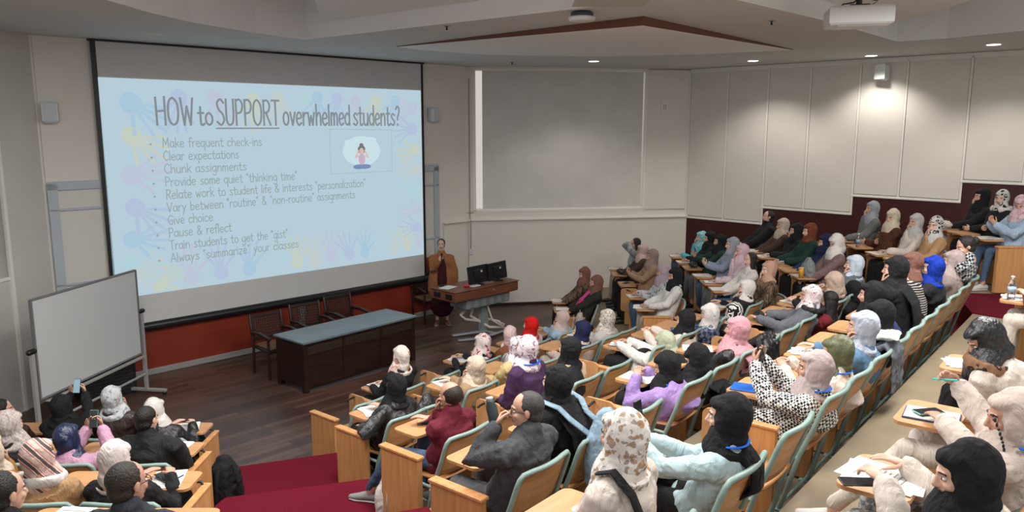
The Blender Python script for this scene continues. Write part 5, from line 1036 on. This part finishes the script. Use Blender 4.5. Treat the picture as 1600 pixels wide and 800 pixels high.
PEOPLE_OBJ = {}
for p in PEOPLE: KEYOF[p[16]] = p[18]
for i, (row, x, y, z, rz, lx, hy, hz, a, kind, hm, tm, lm, pose, yaw, pitch, short, its, key) in enumerate(PEOPLE):
    dist = math.hypot(x, y); near = 2 if dist < 6.3 else (1 if dist < 9.6 else 0)
    leg = 'aisle_left' if 'maroon sweater' in short else ('stretched' if short.startswith('sand') else None)
    shoe = {'m': ('shoe_grey', (.2, .2, .2), .7), 's': ('shoe_white', (.55, .53, .5), .6)}.get('m' if leg == 'aisle_left' else 's' if row in ('C6', 'R6') else 'x')
    root, info = person((x, y, z), R(rz), kind, hm, tm, lm, pose, yaw, pitch, lx, hy, hz, 'person in ' + short, near, leg=leg, shoe=shoe)
    PEOPLE_OBJ[short] = (root, info)
    items(root, its, short, near)
    for s, (Sh, El, Wr) in info['arms'].items():
        if (pose == 'phone' and s == 'r') or (pose == 'phone_left' and s == 'l') or (pose == 'phone_photo' and s == 'r'):
            c = V((0, .30, 1.03)) if pose == 'phone' else (Wr + V((-.07, -.02, .1)) if pose == 'phone_photo' else Wr + V((.03, -.02, .12)))
            if pose == 'phone': c = (info['arms']['r'][2] + info['arms']['l'][2]) / 2 + V((0, .0, .10))
            col = (.12, .25, .2) if 'green phone' in short else (.015, .015, .018)
            phone(root, Matrix.Translation(c) @ Matrix.Rotation(R(72 if pose != 'phone_left' else 80), 4, 'X'), 'upright phone held by person in ' + key, col, screen=(pose == 'phone_photo'))
    if pose == 'phone_flat': phone(root, Matrix.Translation(info['arms']['l'][2] + V((.03, .11, -.035))) @ Matrix.Rotation(R(35), 4, 'Z'), 'phone resting on papers, held by person in ' + key, (.03, .028, .025))
    if pose == 'write_pen':
        mb = MB(); W_ = info['arms']['r'][2]; mb.tube([W_ + V((-.05, .12, .03)), W_ + V((-.1, .0, .06))], .005, 8); tag(mb.build('pen', plain('pen_turquoise', (.02, .5, .48), .3), None, True, root.location, root.rotation_euler.z), 'turquoise pen held by person in ' + key, 'pen')
    if pose == 'drink':
        W_ = info['arms']['l'][2]; o = bpy.data.objects.new('flask', None); COL.objects.link(o); o.matrix_world = Matrix.Translation(root.location) @ Matrix.Rotation(root.rotation_euler.z, 4, 'Z') @ Matrix.Translation(W_ + V((.06, .035, -.06))) @ Matrix.Rotation(R(-16), 4, 'X')
        tag(o, 'dark green insulated flask raised by the person in charcoal blazer', 'flask'); mb = MB(); mb.lathe([(.034, 0), (.036, .01), (.036, .17), (.026, .2), (.026, .215)], 20); mb.build('flask_body', plain('flask_dark', (.02, .035, .035), .4), o, True); mb = MB(); mb.lathe([(.024, .212), (.024, .235), (.02, .236)], 16); mb.build('mouth_ring', M_ALU, o, True)
# chairs: one under each person, plus the empty ones
ROWN = {'C': 'middle block', 'R': 'right block', 'L': 'left block'}; ORD = ('', 'first', 'second', 'third', 'fourth', 'fifth', 'sixth')
rowinfo = {}
for p in PEOPLE: rowinfo.setdefault(p[0], []).append((p[8], p[1], p[2], p[3], p[4], p[18]))
for row, lst in rowinfo.items():
    lst.sort(reverse=(row[0] in 'R')); seats = []
    for a, x, y, z, rz, short in lst: seats.append((a, x, y, z, rz, 'wooden lecture chair under person in ' + short))
    a0, x0, y0, z0, rz0, _ = lst[0]; ux, uy = math.cos(R(rz0)), math.sin(R(rz0)); sc = {'C': math.hypot(1, .1), 'R': -1, 'L': 1}[row[0]]
    k_ = int(row[1])
    for j, e in enumerate(EMPTY.get(row, [])):
        near_s = min(lst, key=lambda t: abs(t[0] - e)); sd = 'left' if e < near_s[0] else 'right'
        d_ = (e - a0) * sc; by = xy(e, T[k_] + .1 * (e - 4) + .27)
        seats.append((e, by[0], by[1], z0, rz0, 'empty lecture chair just %s of person in %s' % (sd, near_s[5])))
    seats.sort(); full = []
    for s0, s1 in zip(seats, seats[1:]):                              # seats nobody uses, between two others
        full.append(s0); g = s1[0] - s0[0]; n_ = int(round(g / .63)) - 1 if g > 1.02 and row != 'C6' else 0
        for j in range(n_):
            t_ = (j + 1) / (n_ + 1); L2 = [s0[m_] * (1 - t_) + s1[m_] * t_ for m_ in range(4)]
            nm = s0[5].split('person in ')[-1]; full.append((*L2, s0[4], 'empty lecture chair %s person in %s' % (('right after', 'second after')[min(j, 1)], nm)))
    seats = full + [seats[-1]]
    for i, (a, x, y, z, rz, lab) in enumerate(seats):
        o = place_chair(x, y, z, R(rz), lab, 'lecture chairs of the %s row, %s' % (ORD[int(row[1])], ROWN[row[0]]), lab.startswith('empty'))
        if i == 0 and row[0] in 'CR': add_end(o)

# presenter
pr, info = person((*xy(9.74, 11.72), 0), R(180 + 8), 'woman', 'hair_dark', 'coat_camel_brown', 'dress_maroon', 'mic', -6, 4, 0, .0, 1.60, 'standing person in open brown cardigan and dark maroon dress, speaking into a microphone', 1, stand=True, shoe=('shoe_rose', (.2, .09, .08), .5))
mb = MB(); mb.tube([V((0, .125, 1.36)), V((0, .165, 1.2)), V((0, .20, .95)), V((0, .205, .7)), V((0, .2, .5))], [(.05, .03), (.085, .05), (.1, .05), (.1, .05), (.11, .05)], 14); garment('dress_front', mb, C('dress_maroon'), pr, .014, 3, .01)
W_ = info['arms']['r'][2]; mb = MB(); mb.tube([W_ + V((-.045, .07, -.04)), W_ + V((-.055, .04, .12))], .013, 10); mb.ell(W_ + V((-.056, .036, .15)), (.025, .025, .03), 12, 8)
tag(mb.build('microphone', M_BLACK, None, True, pr.location, pr.rotation_euler.z), 'black handheld microphone at the mouth of the standing person', 'microphone')

# ------------------------------------------------------------------ bags and draped clothes
def sackbag(name, loc, rz, size, mat, label, cat='bag', straps=True):
    o = empty(name, loc, rz, label, cat); x, y, z = size
    mb = MB(); mb.tube([(0, 0, .03), (0, 0, z * .35), (0, 0, z * .7), (0, 0, z * .95)], [(x * .48, y * .5), (x * .52, y * .52), (x * .46, y * .45), (x * .25, y * .25)], 14); mb.box((0, y * .42, z * .3), (x * .6, y * .25, z * .35), None, .02)
    garment('pack', mb, mat, o, .014, 4, .02)
    if straps:
        mb = MB()
        for s in (-1, 1): mb.tube([(s * x * .2, -y * .45, z * .92), (s * x * .3, -y * .62, z * .6), (s * x * .3, -y * .55, z * .15)], [(.022, .006)] * 3, 8, ref=(1, 0, 0))
        mb.tube([(-.04, 0, z * .97), (0, 0, z * 1.05), (.04, 0, z * .97)], .008, 6); mb.build('strap', mat, o, True)
    return o
sackbag('backpack', (-2.72, 6.9, HZ), R(30), (.34, .24, .5), C('cloth_black'), 'black backpack on the red carpet step at the end of the left rows', 'backpack')
def off(short, p): r_, i_ = PEOPLE_OBJ[[k for k in PEOPLE_OBJ if k.startswith(short)][0]]; return r_, wpt(r_, p)
r_, i_ = PEOPLE_OBJ[[k for k in PEOPLE_OBJ if k.startswith('long black veil')][0]]; M_, S_ = i_['M'], i_['S']
bp = sackbag('backpack', wpt(r_, (M_.x + .02, M_.y - .30, .50)), r_.rotation_euler.z, (.36, .24, .5), C('denim_pack'), 'pale denim backpack worn on the back by person in the long black veil', 'backpack', straps=False)
Mi = (Matrix.Translation(bp.location) @ Matrix.Rotation(bp.rotation_euler.z, 4, 'Z')).inverted() @ Matrix.Translation(r_.location) @ Matrix.Rotation(r_.rotation_euler.z, 4, 'Z')
for sg in (-1, 1):
    mb = MB(); mb.tube([Mi @ p_ for p_ in (S_ + V((sg * .16, .11, .0)), S_ + V((sg * .15, .03, .075)), S_ + V((sg * .13, -.1, .05)), S_ + V((sg * .10, -.17, -.02)), V((M_.x + sg * .09, M_.y - .25, .86)))], [(.03, .009)] * 5, 8, ref=(1, 0, 0)); mb.build('strap', C('denim_pack'), bp, True)
r_, p = off('maroon sweater', (-.27, .42, 0)); sackbag('carrier_bag', p, r_.rotation_euler.z, (.26, .16, .34), cloth('bag_white', (.6, .58, .54)), 'white carrier bag on the floor beside the grey shoe of the person in maroon sweater')
r_, p = off('black leather jacket', (.52, .0, .45)); sackbag('handbag', p, r_.rotation_euler.z, (.34, .22, .36), C('leather_black'), 'black bag on the empty seat right of the person in black leather jacket')
r_, p = off('white headscarf with royal blue', (.0, .26, .72)); sackbag('handbag', p, r_.rotation_euler.z, (.3, .2, .26), cloth('bag_grey', (.2, .22, .22)), 'grey slouchy bag held by person in white headscarf and royal blue scarf', straps=False)
r_, p = off('dark green parka', (-.55, .05, .0)); sackbag('backpack', p, r_.rotation_euler.z + R(180), (.3, .22, .8), C('scarf_leopard_pale'), 'pale spotted backpack standing behind the front row panel by the window wall', 'backpack')
r_, p = off('cream coat with black bag strap', (.0, .0, .0)); i_ = PEOPLE_OBJ[[k for k in PEOPLE_OBJ if k.startswith('cream coat with black bag')][0]][1]
mb = MB(); S_, M_, P_ = i_['S'], i_['M'], i_['P0']
mb.tube([S_ + V((-.13, .05, .04)), S_ + V((-.125, -.02, .065)), S_ + V((-.12, -.12, -.02)), i_['q2'] + V((-.10, -.155, 0)), M_ + V((-.08, -.165, 0)), P_ + V((-.06, -.175, .05))], [(.03, .008)] * 6, 8, ref=(1, 0, 0))
tag(mb.build('bag_strap', C('cloth_black'), None, True, r_.location, r_.rotation_euler.z), 'wide black bag strap across the back of the cream coat', 'strap')
r_ = [k for k in PEOPLE_OBJ if k.startswith('grey coat with black fur')][0]; r_, i_ = PEOPLE_OBJ[r_]
mb = MB(); mb.tube([i_['S'] + V((.16 * math.cos(a), .10 * math.sin(a) - .04, .05 + .03 * math.sin(a))) for a in [R(150 + i * 24) for i in range(11)]], .045, 8); f_ = garment('fur_collar', mb, C('fur_black'), r_, .012, 2, .03); f_['label'] = 'black fur collar'
r_ = [k for k in PEOPLE_OBJ if k.startswith('shiny black')][0]; r_, i_ = PEOPLE_OBJ[r_]
mb = MB(); mb.tube([i_['S'] + V((.17 * math.cos(a), .13 * math.sin(a) + .0, .03 + .03 * math.sin(a))) for a in [R(120 + i * 30) for i in range(11)]], [(.05, .03)] * 11, 8, ref=(0, 0, 1)); garment('shawl', mb, C('shawl_animal'), r_, .01, 2, .015)
for nm in ('camel coat with white', 'black and white headband'):
    r_, i_ = PEOPLE_OBJ[[k for k in PEOPLE_OBJ if k.startswith(nm)][0]]
    mb = MB(); mb.tube([i_['S'] + V((.15 * math.cos(a), .11 * math.sin(a), .03 - .01 * math.sin(a))) for a in [R(130 + i * 28) for i in range(11)]], [(.045, .025)] * 11, 8, ref=(0, 0, 1)); o = garment('collar', mb, C('scarf_white'), r_, .012, 2, .012); o['label'] = 'white fleece collar'
r_, i_ = PEOPLE_OBJ[[k for k in PEOPLE_OBJ if k.startswith('dark green parka')][0]]
mb = MB(); mb.tube([i_['S'] + V((-.05, .12, .02)), i_['q2'] + V((-.02, .19, 0)), i_['M'] + V((.02, .22, -.02))], [(.06, .03), (.09, .04), (.09, .03)], 10); o = garment('scarf', mb, cloth('scarf_hot_pink', (.6, .05, .22), 'floral', (.1, .12, .3), 18), r_, .012, 3, .02); o['label'] = 'bright pink scarf'
r_, i_ = PEOPLE_OBJ[[k for k in PEOPLE_OBJ if k.startswith('sand coloured')][0]]; HMx = i_['HM']
mb = MB()
for j in range(12): a = j / 11; p_ = HMx @ V((-.05 - .05 * math.sin(a * 2.6), .085 - .02 * a, .03 - .2 * a)); mb.ell(p_, (.006, .006, .011 if j % 3 else .007), 8, 6)
o = mb.build('beaded_cord', M_BLACK, r_, True)
# folded grey garment and dark coat over the backs beside the puffy black coat
def drape(s, k, mat, label, w_=.42, h_=.34, th=.05):
    x, y = xy(s, T[k] + .1 * (s - 4)); o = empty('draped_coat', (x, y, HZ * (k - 1)), R(50.7), label, 'garment')
    mb = MB(); mb.tube([(0, .16, .62), (0, .1, .80), (0, .0, .875), (0, -.065, .80), (0, -.075, .84 - h_)], [(w_ * .42, th), (w_ * .47, th), (w_ * .48, th), (w_ * .5, th * .6), (w_ * .46, th * .4)], 14)
    garment('cloth', mb, mat, o, .014, 4, .03)
drape(6.42, 5, C('coat_grey'), 'dark grey coat draped over the chair back under a folded pale garment')
x, y = xy(6.45, T[5] + .1 * 2.4 + .05); o = empty('folded_garment', (x, y, HZ * 4 + .9), R(60), 'folded pale grey garment lying on the dark coat over the chair back', 'garment'); mb = MB(); mb.tube([(-.15, 0, .02), (0, 0, .035), (.15, 0, .02)], [(.12, .025)] * 3, 10, ref=(0, 1, 0)); garment('cloth', mb, cloth('pale_grey', (.4, .42, .4)), o, .012, 3, .03)
drape(6.95, 4, C('leather_black'), 'shiny black puffer jacket hung over the chair back right of the dusty pink headscarf', .5, .4, .07)
o = empty('tote_bag', (2.95, 11.2, .33), R(85), 'large pale canvas tote bag on the floor in the right aisle', 'bag'); mb = MB(); mb.box((0, 0, .28), (.4, .12, .5), None, .03); garment('canvas', mb, C('scarf_sand'), o, .02, 2, .02); mb = MB(); mb.tube([(-.1, 0, .5), (-.08, .03, .68), (.08, .03, .68), (.1, 0, .5)], .008, 6); mb.build('handle', C('scarf_sand'), o, True)
